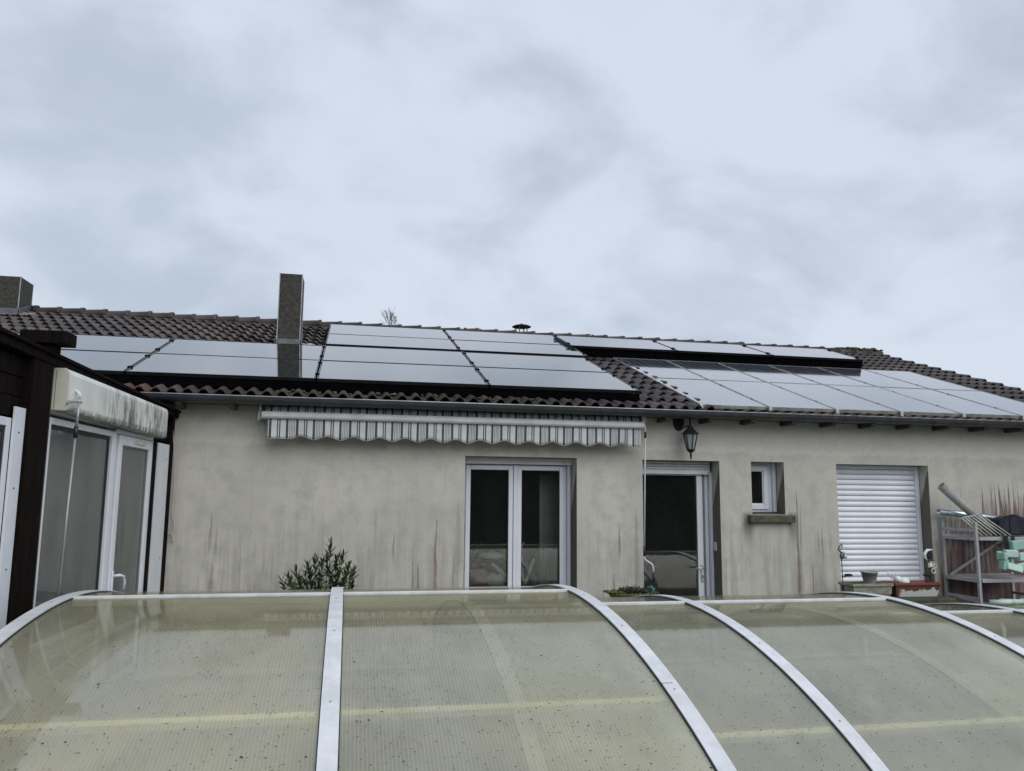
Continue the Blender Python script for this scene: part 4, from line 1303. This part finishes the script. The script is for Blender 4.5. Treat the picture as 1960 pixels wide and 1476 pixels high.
# window and picture inside, seen dimly through the glass
vbuild(vb(.02, .05, -2.2, -1.1, .9, 1.9), 'inner_door', MT['pvc_grey'])
vbuild(vb(1.2, 1.95, -1.9, -1.55, 0, 2.2), 'cupboard', MT['vroom'], bevel=.01)
vbuild(vb(2.2, 3.3, -2.4, -1.7, 0, .9), 'counter', MT['brown'], bevel=.01)

# roller shutter cassette on the veranda
ca_ = thing('shutter_cassette', 'white plastic cassette with grey green mould streaks above the veranda windows', 'shutter box', (-1.73, -.02, 0), (0, 0, -VA))
prof = [(0.0, 2.120), (.108, 2.117), (.119, 2.124), (.122, 2.135), (.121, 2.355), (.112, 2.380), (.092, 2.394), (0.0, 2.395)]
vs = [Vector((k, -s, z + (.008 if s > 1 else -.012))) for s in (2.925, .66) for (k, z) in prof]
n = len(prof)
MB().add(vs, [(i, n + i, n + (i + 1) % n, (i + 1) % n) for i in range(n)] + [tuple(range(n)), tuple(reversed(range(n, 2 * n)))]).build('housing', MT['cassette'], ca_, bevel=.005, world=False)
pe = [(p[0] * 1.02, p[1] + (.002 if p[1] > 2.2 else -.002) + .008) for p in prof]
vs = [Vector((k, -s, z)) for s in (2.945, 2.927) for (k, z) in pe]
MB().add(vs, [(i, n + i, n + (i + 1) % n, (i + 1) % n) for i in range(n)] + [tuple(range(n)), tuple(reversed(range(n, 2 * n)))]).build('end_cap', MT['cream'], ca_, bevel=.006, world=False)
MB().box(.040, .043, -2.948, -2.9455, 2.13, 2.39).build('seam', MT['pvc_grey'], ca_, world=False)
eye = MB().tube([(.120, -2.83, 2.275), (.150, -2.83, 2.245), (.152, -2.83, 2.215)], .010, 6).build('eyelet', MT['white_alu'], ca_, world=False)
cr = MB().tube([(.152, -2.835, 2.19), (.152, -2.85, 2.02)], .009, 8).build('crank_rod', MT['crank'], ca_, world=False)
MB().tube([(.152, -2.85, 2.03), (.152, -2.853, 1.955)], .014, 8).build('joint', MT['plastic_black'], cr, world=False)
MB().tube([(.152, -2.853, 1.96), (.152, -2.92, .75)], .0075, 8).build('crank_arm', MT['crank'], cr, world=False)
MB().tube([(.152, -2.835, 2.19), (.152, -2.80, 2.195), (.14, -2.90, 2.19), (.13, -2.95, 2.185), (.13, -2.965, 2.165)], .007, 6).build('hook', MT['crank'], ca_, world=False)

# cable hanging at the corner
pts = [(-1.80, -.10, 2.36), (-1.77, -.10, 2.40), (-1.735, -.09, 2.35), (-1.72, -.07, 2.2), (-1.690, -.05, 1.9), (-1.68, -.04, 1.6), (-1.69, -.035, 1.42),
       (-1.665, -.03, 1.33), (-1.655, -.03, 1.24), (-1.675, -.03, 1.20), (-1.70, -.03, 1.185), (-1.69, -.03, 1.21), (-1.665, -.03, 1.215), (-1.675, -.03, 1.18), (-1.665, -.03, 1.14), (-1.655, -.03, 1.12)]
mb = MB().tube(pts, .005, 6)
tag(mb.build('hanging_cable', MT['cable']), 'thin pale cable hanging loose beside the dark corner post', 'cable')

# ------------------------------------------------------------------ pool enclosure
def arch(yc, zc, Rr, off, near=-5.95, far=-1.0, n=46):
    """outline (y, z) from the near foot over the crest to the far foot, offset outwards by off"""
    pts = []
    def z_at(y): return zc + math.sqrt(Rr * Rr - (y - yc) ** 2)
    a0 = math.asin((near - yc) / Rr); a1 = math.asin((far - yc) / Rr)
    zn, zf_ = z_at(near), z_at(far)
    for k in range(4):
        pts.append((near - off - .05 * (1 - k / 4) * 0, lerp(.03, zn - .03, k / 4)))
    for k in range(n + 1):
        a = lerp(a0, a1, k / n)
        pts.append((yc + (Rr + off) * math.sin(a), zc + (Rr + off) * math.cos(a)))
    for k in range(1, 5):
        pts.append((far + off, lerp(zf_ - .03, .03, k / 4)))
    return pts
def strip(mb, outl, inl, x0, x1, smooth=True):
    n = len(outl)
    vs = [(x, y, z) for x in (x0, x1) for (y, z) in outl] + [(x, y, z) for x in (x0, x1) for (y, z) in inl]
    fs = []
    for i in range(n - 1):
        fs.append((i, n + i, n + i + 1, i + 1))
        fs.append((2 * n + i, 2 * n + i + 1, 3 * n + i + 1, 3 * n + i))
    mb.add(vs, fs, smooth)
    o_ = []
    for i in range(n - 1):
        o_.append((i, i + 1, 2 * n + i + 1, 2 * n + i))
        o_.append((n + i, 3 * n + i, 3 * n + i + 1, n + i + 1))
    o_.append((0, 2 * n, 3 * n, n)); o_.append((n - 1, 2 * n - 1, 4 * n - 1, 3 * n - 1))
    mb.add(vs, o_)
    return mb
def enclosure(xs, yc, zc, Rr, mat, label, ybar=-3.1, ypur=-4.88, hide=(), joint=None):
    e = thing('enclosure_section', label, 'pool enclosure', ((xs[0] + xs[-1]) / 2, yc, 0), group='telescopic pool enclosure sections')
    near = {5.82: -5.95}.get(Rr, -5.75); far = {5.82: -1.0}.get(Rr, -1.15)
    so, si = arch(yc, zc, Rr, -.004, near, far), arch(yc, zc, Rr, -.014, near, far)
    ro, ri = arch(yc, zc, Rr, .010, near, far), arch(yc, zc, Rr, -.003, near, far)
    uo, ui = arch(yc, zc, Rr, -.015, near, far), arch(yc, zc, Rr, -.05, near, far)
    for i in range(len(xs) - 1):
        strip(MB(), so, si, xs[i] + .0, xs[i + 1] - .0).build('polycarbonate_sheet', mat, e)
    w = .04
    for x in xs:
        a = w * (1 if x not in (xs[0], xs[-1]) else 1)
        rb = strip(MB(), ro, ri, x - a, x + a).build('rib', MT['rib'], e)
        strip(MB(), uo, ui, x - .02, x + .02).build('inner_profile', MT['rib'], rb)
        go, gi = arch(yc, zc, Rr, .0035, near, far), arch(yc, zc, Rr, -.0035, near, far)
        strip(MB(), go, gi, x - a - .005, x + a + .005).build('gasket', MT['seal'], rb)
        for ya in (-5.6, -4.86, -4.1, -3.35, -2.6, -1.8):
            yj = ya + random.uniform(-.02, .02)
            if yj < near + .05 or yj > far - .05: continue
            al_ = math.asin((yj - yc) / Rr)
            pc = Vector((x, yc + (Rr + .0105) * math.sin(al_), zc + (Rr + .0105) * math.cos(al_)))
            MB().lathe([(.006, 0), (.006, .002), (.003, .0035), (0, .0035)], pc, 8, mat=Matrix.Rotation(-al_, 3, 'X'), cap=False).build('screw', MT['shelf'], rb)
        if joint is not None and x == xs[-1]:
            al_ = math.asin((joint - yc) / Rr)
            M_ = Matrix.Translation((x, yc + Rr * math.sin(al_), zc + Rr * math.cos(al_))) @ Matrix.Rotation(-al_, 4, 'X')
            MB().box(-a - .001, a * .35, -.0012, .0012, .0, .0112, M_).build('joint', MT['seal'], rb)
    def zz(y, off): return zc + math.sqrt((Rr + off) ** 2 - (y - yc) ** 2)
    # crest cover strip and inner purlins, one piece per bay
    for i in range(len(xs) - 1):
        x0, x1 = xs[i] + w, xs[i + 1] - w
        z_ = zz(ybar, 0)
        MB().box(x0, x1, ybar - .022, ybar + .022, z_ - .012, z_ + .010).build('crest_strip', MT['rib'], e, bevel=.003)
        for yp in (ypur, -1.6):
            z_ = zz(yp, -.016)
            sl = math.atan((yp - yc) / -math.sqrt(Rr ** 2 - (yp - yc) ** 2))
            M_ = Matrix.Translation((0, yp, z_)) @ Matrix.Rotation(sl, 4, 'X')
            MB().box(x0, x1, -.02, .02, -.034, -.002, M_).build('purlin', MT['purlin'], e)
        MB().box(x0, x1, ybar - .02, ybar + .02, zz(ybar, -.05), zz(ybar, -.015)).build('purlin', MT['purlin'], e)
    for s_ in (near, far):
        MB().box(xs[0], xs[-1], s_ - .03, s_ + .03, .042, .075).build('base_rail', MT['white_alu'], e, bevel=.004)
    return e
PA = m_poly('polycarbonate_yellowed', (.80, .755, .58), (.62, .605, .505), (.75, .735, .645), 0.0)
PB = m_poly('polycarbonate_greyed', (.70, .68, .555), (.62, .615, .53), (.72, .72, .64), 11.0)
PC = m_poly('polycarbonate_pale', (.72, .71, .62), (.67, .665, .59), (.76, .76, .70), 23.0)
ENC_A = (-3.10, -4.865, 5.82)
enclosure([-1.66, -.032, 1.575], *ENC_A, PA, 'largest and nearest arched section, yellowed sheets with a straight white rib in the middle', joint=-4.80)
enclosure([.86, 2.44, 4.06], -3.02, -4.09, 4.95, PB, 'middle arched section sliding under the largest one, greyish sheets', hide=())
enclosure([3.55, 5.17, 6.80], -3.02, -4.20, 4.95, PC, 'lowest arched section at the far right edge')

# ------------------------------------------------------------------ ledge, planters, ornaments
mb = MB()
mb.box(5.30, 6.66, -.72, -.30, 0, .535)
tag(mb.build('garden_ledge', MT['moss_stone'], bevel=.02), 'low dark mossy concrete ledge under the planters', 'ledge')
def trough(name, x0, x1, y0, y1, z0, z1, mat, label, taper=.03, lip=.02, soil=.03, ribs=False):
    t_ = thing(name, label, 'planter', ((x0 + x1) / 2, (y0 + y1) / 2, z0), group='planters on the ledge')
    mb = MB()
    def rect(i, z): return [(x0 + i, y0 + i, z), (x1 - i, y0 + i, z), (x1 - i, y1 - i, z), (x0 + i, y1 - i, z)]
    rings = [rect(taper, z0), rect(lip * .7, z1 - .035), rect(0, z1 - .03), rect(0, z1), rect(.018, z1), rect(.03, z1 - .05)]
    if ribs:
        rings = [rect(taper, z0), rect(taper * .75, z0 + .035), rect(taper * .75 - .006, z0 + .040), rect(lip * .7, z1 - .035), rect(0, z1 - .03), rect(0, z1), rect(.018, z1), rect(.03, z1 - .05)]
    vs = [p for r_ in rings for p in r_]
    fs = [(i * 4 + k, i * 4 + (k + 1) % 4, (i + 1) * 4 + (k + 1) % 4, (i + 1) * 4 + k) for i in range(len(rings) - 1) for k in range(4)]
    fs.append((3, 2, 1, 0))
    mb.add(vs, fs)
    mb.build('trough', mat, t_, bevel=.005)
    g_ = MB()
    NXs, NYs = 16, 6
    vs = []
    for i in range(NXs + 1):
        for j in range(NYs + 1):
            X, yy = lerp(x0 + .02, x1 - .02, i / NXs), lerp(y0 + .02, y1 - .02, j / NYs)
            vs.append((X, yy, z1 - soil + .014 * noise.noise(Vector((X * 14, yy * 14, 0)))))
    g_.add(vs, [(i * (NYs + 1) + j, (i + 1) * (NYs + 1) + j, (i + 1) * (NYs + 1) + j + 1, i * (NYs + 1) + j + 1) for i in range(NXs) for j in range(NYs)], True)
    g_.build('soil', MT['soil'], t_)
    return t_
trough('planter', 5.455, 5.955, -.62, -.34, .535, .688, MT['stone_planter'], 'long beige stone planter holding a small grey pot', ribs=True, soil=.004)
tp = trough('planter', 5.975, 6.565, -.62, -.36, .535, .692, MT['flaking'], 'long brick red planter with flaking white paint on its side', .04)
mb = MB().lathe([(.062, 0), (.088, .112), (.094, .112), (.094, .128), (.086, .128), (.080, .09), (0.0, .085)], (5.765, -.47, .680), 20, cap=False)
pt = mb.build('plant_pot', MT['grey_pot'], None)
tag(pt, 'small round grey plastic pot standing on the beige planter', 'pot')
MB().lathe([(.081, 0), (.05, .012), (.0, .008)], (5.765, -.47, .765), 16, cap=False).build('soil', MT['soil'], pt, world=False)
# snail like shell and dry twigs in the red planter
mb = MB()
mb.blob((6.13, -.56, .705), (.062, .05, .042), 14, 10, .1, 4)
mb.blob((6.065, -.54, .725), (.035, .035, .038), 12, 8, .15, 9)
sn = mb.build('garden_stone', MT['white_cloth'])
tag(sn, 'rounded white ornament lying at the left end of the red planter', 'ornament')
mb = MB()
for a in range(5):
    t_ = a * 1.1
    mb.tube([(6.05 + .02 * a, -.5, .69), (6.04 + .05 * math.cos(t_), -.5, .75), (6.03 + .09 * math.cos(t_ + .2), -.52, .80)], .003, 5)
tag(mb.build('dry_twig', MT['rod_white']), 'thin dry twigs sticking up from the red planter', 'twigs')

def heron(x, y, z0, ztop, label, head):
    h_ = thing('garden_stake', label, 'garden ornament', (x, y, z0))
    MB().tube([(x, y, z0), (x, y, ztop - .14)], .006, 6).build('rod', MT['black_iron'], h_)
    if head == 'heron':
        MB().blob((x + .01, y, ztop - .12), (.030, .022, .045), 12, 8, .1, 2, mat=Matrix.Rotation(.4, 3, 'Y')).build('body', MT['lead'], h_)
        MB().tube([(x, y, ztop - .09), (x - .035, y, ztop - .055), (x - .02, y, ztop - .02), (x + .012, y, ztop), (x + .018, y, ztop - .018), (x - .022, y, ztop - .075)], [.011, .010, .009, .011, .007, .002], 8).build('neck', MT['lead'], h_)
        MB().blob((x + .045, y - .01, ztop - .135), (.018, .006, .024), 10, 6).build('wing', MT['foil'], h_)
        zl = z0 + .165
        MB().blob((x + .075, y, zl), (.055, .03, .016), 12, 6).tube([(x, y, zl - .02), (x + .05, y, zl - .012)], .005, 6).build('solar_cell', MT['black_iron'], h_)
    else:
        MB().blob((x - .015, y, ztop - .06), (.066, .03, .058), 14, 10, .05, 3).build('head', MT['navy'], h_)
        vs = []
        MB().tube([(x + .02, y - .03, ztop - .005), (x - .045, y - .03, ztop - .01), (x - .085, y - .03, ztop - .05), (x - .08, y - .03, ztop - .095), (x - .05, y - .03, ztop - .125)], [.006, .016, .018, .014, .004], 8).build('beak', MT['white_cloth'], h_)
        b_ = MB()
        for (qx, qz, rr) in ((.0, -.17, .028), (.035, -.19, .024), (.02, -.245, .026)):
            ring = [(x + qx + rr * math.cos(t_ * math.pi / 6), y - .03, ztop + qz + rr * math.sin(t_ * math.pi / 6)) for t_ in range(13)]
            b_.tube(ring, .006, 6)
        b_.build('ring', MT['cream'], h_)
        MB().box(x - .035, x + .012, y - .028, y - .01, ztop - .205, ztop - .155).build('tag', MT['white_cloth'], h_, bevel=.004)
        zl = z0 + .155
        MB().blob((x - .045, y, zl), (.055, .03, .016), 12, 6).tube([(x, y, zl - .02), (x - .05, y, zl - .012)], .005, 6).build('solar_cell', MT['black_iron'], h_)
heron(5.462, -.42, .60, 1.10, 'small grey heron garden stake in front of the left side of the shutter', 'heron')
heron(6.60, -.40, .60, 1.045, 'white beaked bird garden stake with rings beside the shelf rack', 'bird')

# pot with withered plant left of the door
t_ = thing('potted_plant', 'olive green bowl with dark withered plants left of the glazed door', 'plant', (2.92, -.5, 0))
MB().lathe([(.10, 0), (.13, .50), (.14, .52)], (2.92, -.5, 0), 18).build('pedestal', MT['concrete_dark'], t_)
MB().lathe([(.14, .52), (.18, .55), (.215, .615), (.22, .625), (.205, .625), (.18, .60), (0, .60)], (2.92, -.5, 0), 24, cap=False).build('bowl', MT['bowl_green'], t_)
random.seed(21)
mb = MB()
for q in range(120):
    a = random.uniform(0, 6.28); r_ = random.uniform(0, .21)
    b_ = Vector((2.945 + r_ * math.cos(a), -.5 + r_ * .8 * math.sin(a), .62))
    a2 = random.uniform(0, 6.28); l_ = random.uniform(.03, .07)
    tip = b_ + Vector((l_ * .8 * math.cos(a2), l_ * .8 * math.sin(a2), random.uniform(.02, .07)))
    mb.tube([b_, lerp(b_, tip, .5) + Vector((0, 0, .012)), tip], [.005, .006, .001], 4)
mb.build('foliage', MT['dry'], t_)
mb = MB()
for q in range(30):
    a = math.pi * random.uniform(.7, 1.3); r_ = random.uniform(.10, .24)
    b_ = Vector((2.90 + r_ * math.cos(a), -.52 + r_ * .7 * math.sin(a), .635))
    mb.blob(b_, (.022, .022, .012), 6, 4, .3, q)
mb.build('moss', MT['moss'], t_)['kind'] = 'stuff'
t2 = MB()
for q in range(7):
    a = q * .9
    t2.blob((3.165 + .03 * math.cos(a), -.50 + .02 * math.sin(a), .655 + .018 * math.sin(a * 2)), (.024, .010, .012), 8, 5, .2, q, mat=Matrix.Rotation(a, 3, 'Y'))
tag(t2.build('toy_shell', MT['teal']), 'small teal plastic toy on the right rim of the olive bowl', 'toy')
# rests on a thin slab reaching from the bowl
tag(MB().box(3.10, 3.23, -.58, -.42, 0, .632).build('pedestal', MT['concrete_dark'], bevel=.01), 'narrow dark concrete stand under the teal toy', 'stand')

# oleander bush
t_ = thing('oleander_bush', 'dark green oleander with narrow leaves rising behind the enclosure against the wall', 'bush', (-.2, -.42, 0))
random.seed(5)
lm = MB()
L = 1.0
lv = [(0, 0, 0), (.10, .25, .02), (.125, .5, .025), (.075, .8, .01), (0, 1, -.02), (-.075, .8, .01), (-.125, .5, .025), (-.10, .25, .02), (0, .25, 0), (0, .5, 0), (0, .8, -.004)]
lm.add([(x, y, z) for x, y, z in lv], [(0, 1, 8), (0, 8, 7), (1, 2, 9, 8), (8, 9, 6, 7), (2, 3, 10, 9), (9, 10, 5, 6), (3, 4, 10), (10, 4, 5)])
lme = lm.mesh('leaf'); lme.materials.append(MT['leaf'])
stems = MB()
leaves = []
tips = [(-.57, .76), (-.50, .80), (-.42, .76), (-.44, .86), (-.36, .80), (-.34, .90), (-.27, .96), (-.30, .78), (-.20, .94), (-.22, .80), (-.13, 1.12), (-.15, 1.0), (-.11, .86), (-.06, .98), (-.05, .80),
        (.0, 1.0), (.02, .84), (.05, .90), (.08, .80), (.10, .86), (-.25, .70), (-.40, .70), (-.10, .72), (.0, .72), (.10, .73), (-.48, .70), (-.33, .66), (.06, .66), (-.17, .66)]
for (tx, tz) in tips:
    ty = -.42 + random.uniform(-.12, .16)
    base = Vector((-.2 + random.uniform(-.05, .05), -.42 + random.uniform(-.05, .05), .0))
    tip = Vector((tx, ty, tz))
    mid_ = lerp(base, tip, .55) + Vector((0, 0, .08)) + Vector((.25 * (tx + .2), 0, 0))
    P_ = []
    for k in range(9):
        u = k / 8
        P_.append(base * (1 - u) ** 2 + mid_ * 2 * u * (1 - u) + tip * u * u)
    stems.tube(P_, [.005 - .003 * k / 8 for k in range(9)], 5)
    axis = (P_[-1] - P_[-3]).normalized()
    nwh = 5
    for w_ in range(nwh):
        c_ = tip - axis * (.045 * w_)
        for q in range(3):
            leaves.append((c_, axis, random.uniform(0, 6.28) + q * 2.09, random.uniform(.085, .12) * (1 if w_ else .8), R(random.uniform(18, 35) + 13 * w_)))
extra = []
for (c_, ax, ph, ln, spread) in leaves:
    extra.append((c_ - ax * random.uniform(.0, .09), ax, ph + random.uniform(-.9, .9), ln * random.uniform(.6, .95), spread * random.uniform(.7, 1.4)))
random.shuffle(leaves)
leaves += extra
more = MB()
for li_, (c_, ax, ph, ln, spread) in enumerate(leaves):
    e1 = ax.orthogonal().normalized(); e2 = ax.cross(e1)
    side = e1 * math.cos(ph) + e2 * math.sin(ph)
    dv_ = (ax * math.cos(spread) + side * math.sin(spread)).normalized()
    nx_ = dv_.cross(ax).normalized() if dv_.cross(ax).length > 1e-4 else e1
    nz_ = nx_.cross(dv_)
    M_ = Matrix((nx_, dv_, nz_)).transposed().to_4x4()
    MW = Matrix.Translation(c_) @ M_ @ Matrix.Diagonal((ln, ln, ln, 1))
    if li_ < 298:
        o = link('leaf', lme, t_)
        o.matrix_local = Matrix.Translation(-ORG[t_.name]) @ MW
    else:
        more.add([MW @ Vector(p) for p in lm.v], lm.f)
more.build('leaves', MT['leaf'], t_)['kind'] = 'stuff'
stems.build('stem', MT['stem'], t_)

# ------------------------------------------------------------------ shelf rack and what is on it
RX0, RX1, RYf, RYb = 7.09, 8.02, -.585, -.06
ra = thing('shelf_rack', 'grey metal shelf rack with slatted shelf at the right edge', 'shelf rack', (RX0, RYf, 0))
for (x, y, zt) in ((RX0, RYf, 1.36), (RX0, RYb, 1.375), (RX1, RYf, 1.36), (RX1, RYb, 1.36)):
    o = MB().box(x - .017, x + .017, y - .003, y + .003, 0, zt).box(x - .017, x - .012, y + .003, y + .028, 0, zt).build('post', MT['shelf'], ra, bevel=.002)
for z in (1.172, .70):
    MB().box(RX0 + .023, RX1 - .023, RYf - .010, RYf - .005, z - .021, z + .021).build('rail', MT['shelf'], ra, bevel=.002)
    MB().box(RX0 + .023, RX1 - .023, RYb + .005, RYb + .010, z - .025, z + .025).build('rail', MT['shelf'], ra, bevel=.002)
for (z, h) in ((1.265, .017), (1.165, .016), (.70, .021), (.50, .016)):
    for x in (RX0, RX1):
        MB().box(x - .022, x - .018, RYf + .005, RYb - .005, z - h, z + h).build('rail', MT['shelf'], ra, bevel=.001)
for z in (.712,):
    for k in range(9):
        y = lerp(RYf + .03, RYb - .03, k / 8)
        MB().box(RX0 - .018, RX1 + .018, y - .021, y + .021, z - .006, z + .006).build('slat', MT['shelf_d'], ra, bevel=.002)
for k in range(5):
    y = lerp(RYf + .05, RYb - .05, k / 4)
    MB().box(RX0 - .018, RX1 + .018, y - .012, y + .012, 1.163, 1.171).build('slat', MT['shelf_d'], ra)
MB().bar((RX0 + .05, RYb - .01, .72), (RX1 - .05, RYb - .01, 1.17), .012, .03).build('brace', MT['shelf'], ra)
MB().bar((RX0 - .03, RYb - .03, .50), (RX0 + .55, RYf + .06, .33), .012, .03).build('brace', MT['shelf'], ra)

mb = MB()
a_, b_ = Vector((6.945, -.24, 1.775)), Vector((7.56, -.36, 1.20))
dirp = (b_ - a_).normalized()
mb.tube([a_, b_], .050, 20, cap=False)
pp = mb.build('drain_pipe', MT['pipe'])
sm_ = pp.modifiers.new('thick', 'SOLIDIFY'); sm_.thickness = .004
tag(pp, 'grey plastic drain pipe leaning diagonally across the shelf rack', 'pipe')
mb = MB().tube([(7.005, -.10, 1.463), (7.5, -.12, 1.42), (8.3, -.15, 1.335)], .038, 18, cap=False)
tb = mb.build('foil_roll', MT['mylar'])
sm_ = tb.modifiers.new('thick', 'SOLIDIFY'); sm_.thickness = .006
tag(tb, 'shiny silver blue rolled sheet lying along the wall on the rack', 'roll')
# folding airer with parallel rods
ai = thing('clothes_airer', 'folded airer with parallel off white rods slanting onto the rack', 'airer', (7.45, -.42, 1.24))
tl0, tl1 = Vector((7.16, -.46, 1.415)), Vector((7.42, -.36, 1.445))
bt0, bt1 = Vector((7.33, -.56, 1.215)), Vector((7.73, -.40, 1.225))
tl0, tl1 = Vector((6.975, -.50, 1.402)), Vector((7.300, -.42, 1.443))
MB().tube([tl0, tl1], .010, 8).build('top_bar', MT['shelf'], ai)
for k in range(7):
    u = k / 6
    p = lerp(tl0, tl1, u); q = lerp(Vector((7.17, -.575, 1.205)), Vector((7.605, -.52, 1.205)), u)
    MB().tube([p, q], .0068, 6).build('rod', MT['rod_white'], ai)
# dark folded chair bag
mb = MB()
vs = []
prof_ = [(7.52, 1.203), (7.50, 1.34), (7.53, 1.40), (7.68, 1.435), (7.74, 1.438), (7.88, 1.39), (7.99, 1.35), (8.0, 1.203)]
prof2 = [(x_ + .03, z_ - (.02 if z_ > 1.3 else 0)) for x_, z_ in prof_]
yf_, yb_ = -.46, -.22
n = len(prof_)
vs = [(x_, yf_, z_) for x_, z_ in prof_] + [(x_, yb_, z_) for x_, z_ in prof2]
fs = [tuple(reversed(range(n))), tuple(range(n, 2 * n))] + [(i, (i + 1) % n, n + (i + 1) % n, n + i) for i in range(n)]
mb.add(vs, fs)
bg = mb.build('folded_chair', MT['navy'], bevel=.02, seg=3)
tag(bg, 'dark navy fabric folding chair packed on top of the rack', 'chair')
MB().tube([(7.50, -.462, 1.34), (7.53, -.462, 1.404), (7.68, -.462, 1.44), (7.74, -.462, 1.443), (7.88, -.462, 1.394), (7.99, -.462, 1.354)], .008, 6).build('piping', MT['plastic_black'], bg)
MB().box(7.66, 7.675, -.468, -.455, 1.21, 1.42, None).build('seam', MT['seal'], bg)
# swim belt blocks hanging on straps
sb = thing('swim_belt', 'mint green foam swim belt blocks hanging from black straps on the rack', 'swim belt', (7.47, -.66, 1.0))
MB().box(7.42, 7.46, -.632, -.614, .92, 1.200).box(7.42, 7.46, -.632, -.50, 1.201, 1.205).build('strap', MT['plastic_black'], sb)
MB().box(7.52, 7.55, -.632, -.614, 1.10, 1.205).build('strap', MT['plastic_black'], sb)
MB().tube([(7.41, -.56, 1.08), (7.38, -.57, 1.10), (7.25, -.52, 1.17)], .008, 6).build('strap', MT['plastic_black'], sb)
blocks = [((7.335, -.665, 1.020), (.165, .06, .085), (0, R(2), 0), 'mint_pale'), ((7.235, -.655, .990), (.06, .09, .085), (0, 0, R(10)), 'mint'), ((7.27, -.62, .995), (.16, .03, .10), (0, 0, 0), 'mint'),
          ((7.245, -.65, .895), (.08, .08, .12), (0, R(8), R(5)), 'mint'), ((7.345, -.68, .860), (.20, .06, .085), (R(-20), R(14), 0), 'mint_pale'),
          ((7.44, -.65, 1.115), (.17, .07, .105), (0, R(-6), 0), 'mint'), ((7.50, -.64, .985), (.14, .07, .09), (0, R(-3), R(12)), 'mint_pale'), ((7.48, -.64, .870), (.13, .07, .09), (0, R(-10), 0), 'mint_pale'), ((7.365, -.63, .925), (.05, .04, .12), (0, 0, 0), 'mint')]
for (c_, sz, rot_, mk) in blocks:
    from mathutils import Euler
    M_ = Matrix.Translation(Vector(c_) + Vector((.115, 0, -.012))) @ Euler(rot_).to_matrix().to_4x4()
    MB().box(-sz[0] / 2, sz[0] / 2, -sz[1] / 2, sz[1] / 2, -sz[2] / 2, sz[2] / 2, M_).build('foam_block', MT[mk], sb, bevel=.012, seg=3)
# things on the ground beyond the low section
mb = MB()
for q in range(4):
    mb.tube([(6.95 + .13 * q, -.86, .495 + .01 * (q % 2)), (7.12 + .13 * q, -.98, .505)], .035, 10)
nd = mb.build('pool_noodles', MT['mint_pale'])
tag(nd, 'pale mint foam pieces lying just past the low enclosure at the right edge', 'foam')
tag(MB().box(6.85, 8.4, -1.05, -.80, .02, .458).build('storage_bench', MT['plastic_black'], bevel=.02), 'dark storage bench carrying the pale mint foam pieces', 'bench')

# ------------------------------------------------------------------ chimney cowl beyond the ridge
cw = thing('chimney_cowl', 'small dark round metal cowl on legs peeping over the ridge', 'cowl', (3.345, 6.6, rz(2 * RIDGE_Y - 6.6)))
zc_ = 5.025
sc = 15.2 / 15.6
z0_ = 4.93
MB().lathe([(.11, -1.0), (.11, -.12)], (3.3, 6.6, z0_), 16).build('pipe', MT['lead'], cw)
MB().lathe([(.185, .0), (.19, .012), (.14, .035), (.03, .055), (.018, .075), (.0, .078)], (3.3, 6.6, z0_), 24, cap=False).lathe([(.185, .0), (.10, -.018), (.0, -.022)], (3.3, 6.6, z0_), 24, cap=False).build('cap', MT['black_iron'], cw)
mb = MB()
for k in range(4):
    a = math.pi / 4 + k * math.pi / 2 + .2
    mb.bar((3.3 + .10 * math.cos(a), 6.6 + .10 * math.sin(a), z0_ - .16), (3.3 + .13 * math.cos(a), 6.6 + .13 * math.sin(a), z0_), .022, .005)
mb.build('leg', MT['lead'], cw)

# ------------------------------------------------------------------ bare tree far behind
tr = thing('bare_tree', 'leafless tree top showing just above the ridge', 'tree', (1.83, 30, 0))
random.seed(11)
mb = MB()
mb.tube([(1.83, 30, 0), (1.85, 30, 4), (1.8, 30.05, 7.5), (1.83, 30, 9.4)], [.16, .12, .07, .035], 10)
mb.build('trunk', MT['bark'], tr)
tw = MB()
def branch(p, d_, l_, r_, dep):
    q = p + d_ * l_
    mm = lerp(p, q, .5) + Vector((random.uniform(-.03, .03), random.uniform(-.03, .03), 0)) * l_
    tw.tube([p, mm, q], [r_, r_ * .8, r_ * .55], 4 if dep > 1 else 3, cap=False)
    if dep == 0: return
    for k in range(random.choice((2, 3, 3))):
        nd = (d_ + Vector((random.uniform(-.55, .55), random.uniform(-.5, .5), random.uniform(.0, .35)))).normalized()
        branch(lerp(p, q, random.uniform(.45, 1)), nd, l_ * random.uniform(.6, .85), max(r_ * .62, .004), dep - 1)
for k in range(11):
    a = random.uniform(0, 6.28)
    h_ = random.uniform(8.3, 9.5)
    branch(Vector((1.82, 30, h_)), Vector((.33 * math.cos(a), .33 * math.sin(a), 1)).normalized(), random.uniform(.35, .5), .016, 4)
tw.build('twigs', MT['bark'], tr)

# ------------------------------------------------------------------ hedge behind the viewer (it is what the panes mirror)
random.seed(3)
hm = MB()
for q in range(9000):
    x = random.uniform(-16, 20); yv = -13.2 + random.uniform(-.8, .8)
    z = random.uniform(0, 1) ** .8 * (3.3 + .5 * noise.noise(Vector((x * .5, 0, 0))) + .3 * noise.noise(Vector((x * 2, 3, 0))))
    s_ = random.uniform(.08, .2)
    a = Vector((random.uniform(-1, 1), random.uniform(-1, 1), random.uniform(-1, 1))).normalized(); b_ = a.orthogonal().normalized()
    c_ = Vector((x, yv, z))
    hm.add([c_ - a * s_, c_ + b_ * s_ * .5, c_ + a * s_, c_ - b_ * s_ * .5], [(0, 1, 2, 3)])
hm.box(-16, 20, -13.6, -12.9, -.02, 2.9)
tag(hm.build('hedge', MT['hedge_leaf']), 'tall dark hedge closing the garden behind the viewer', 'hedge', kind='stuff')
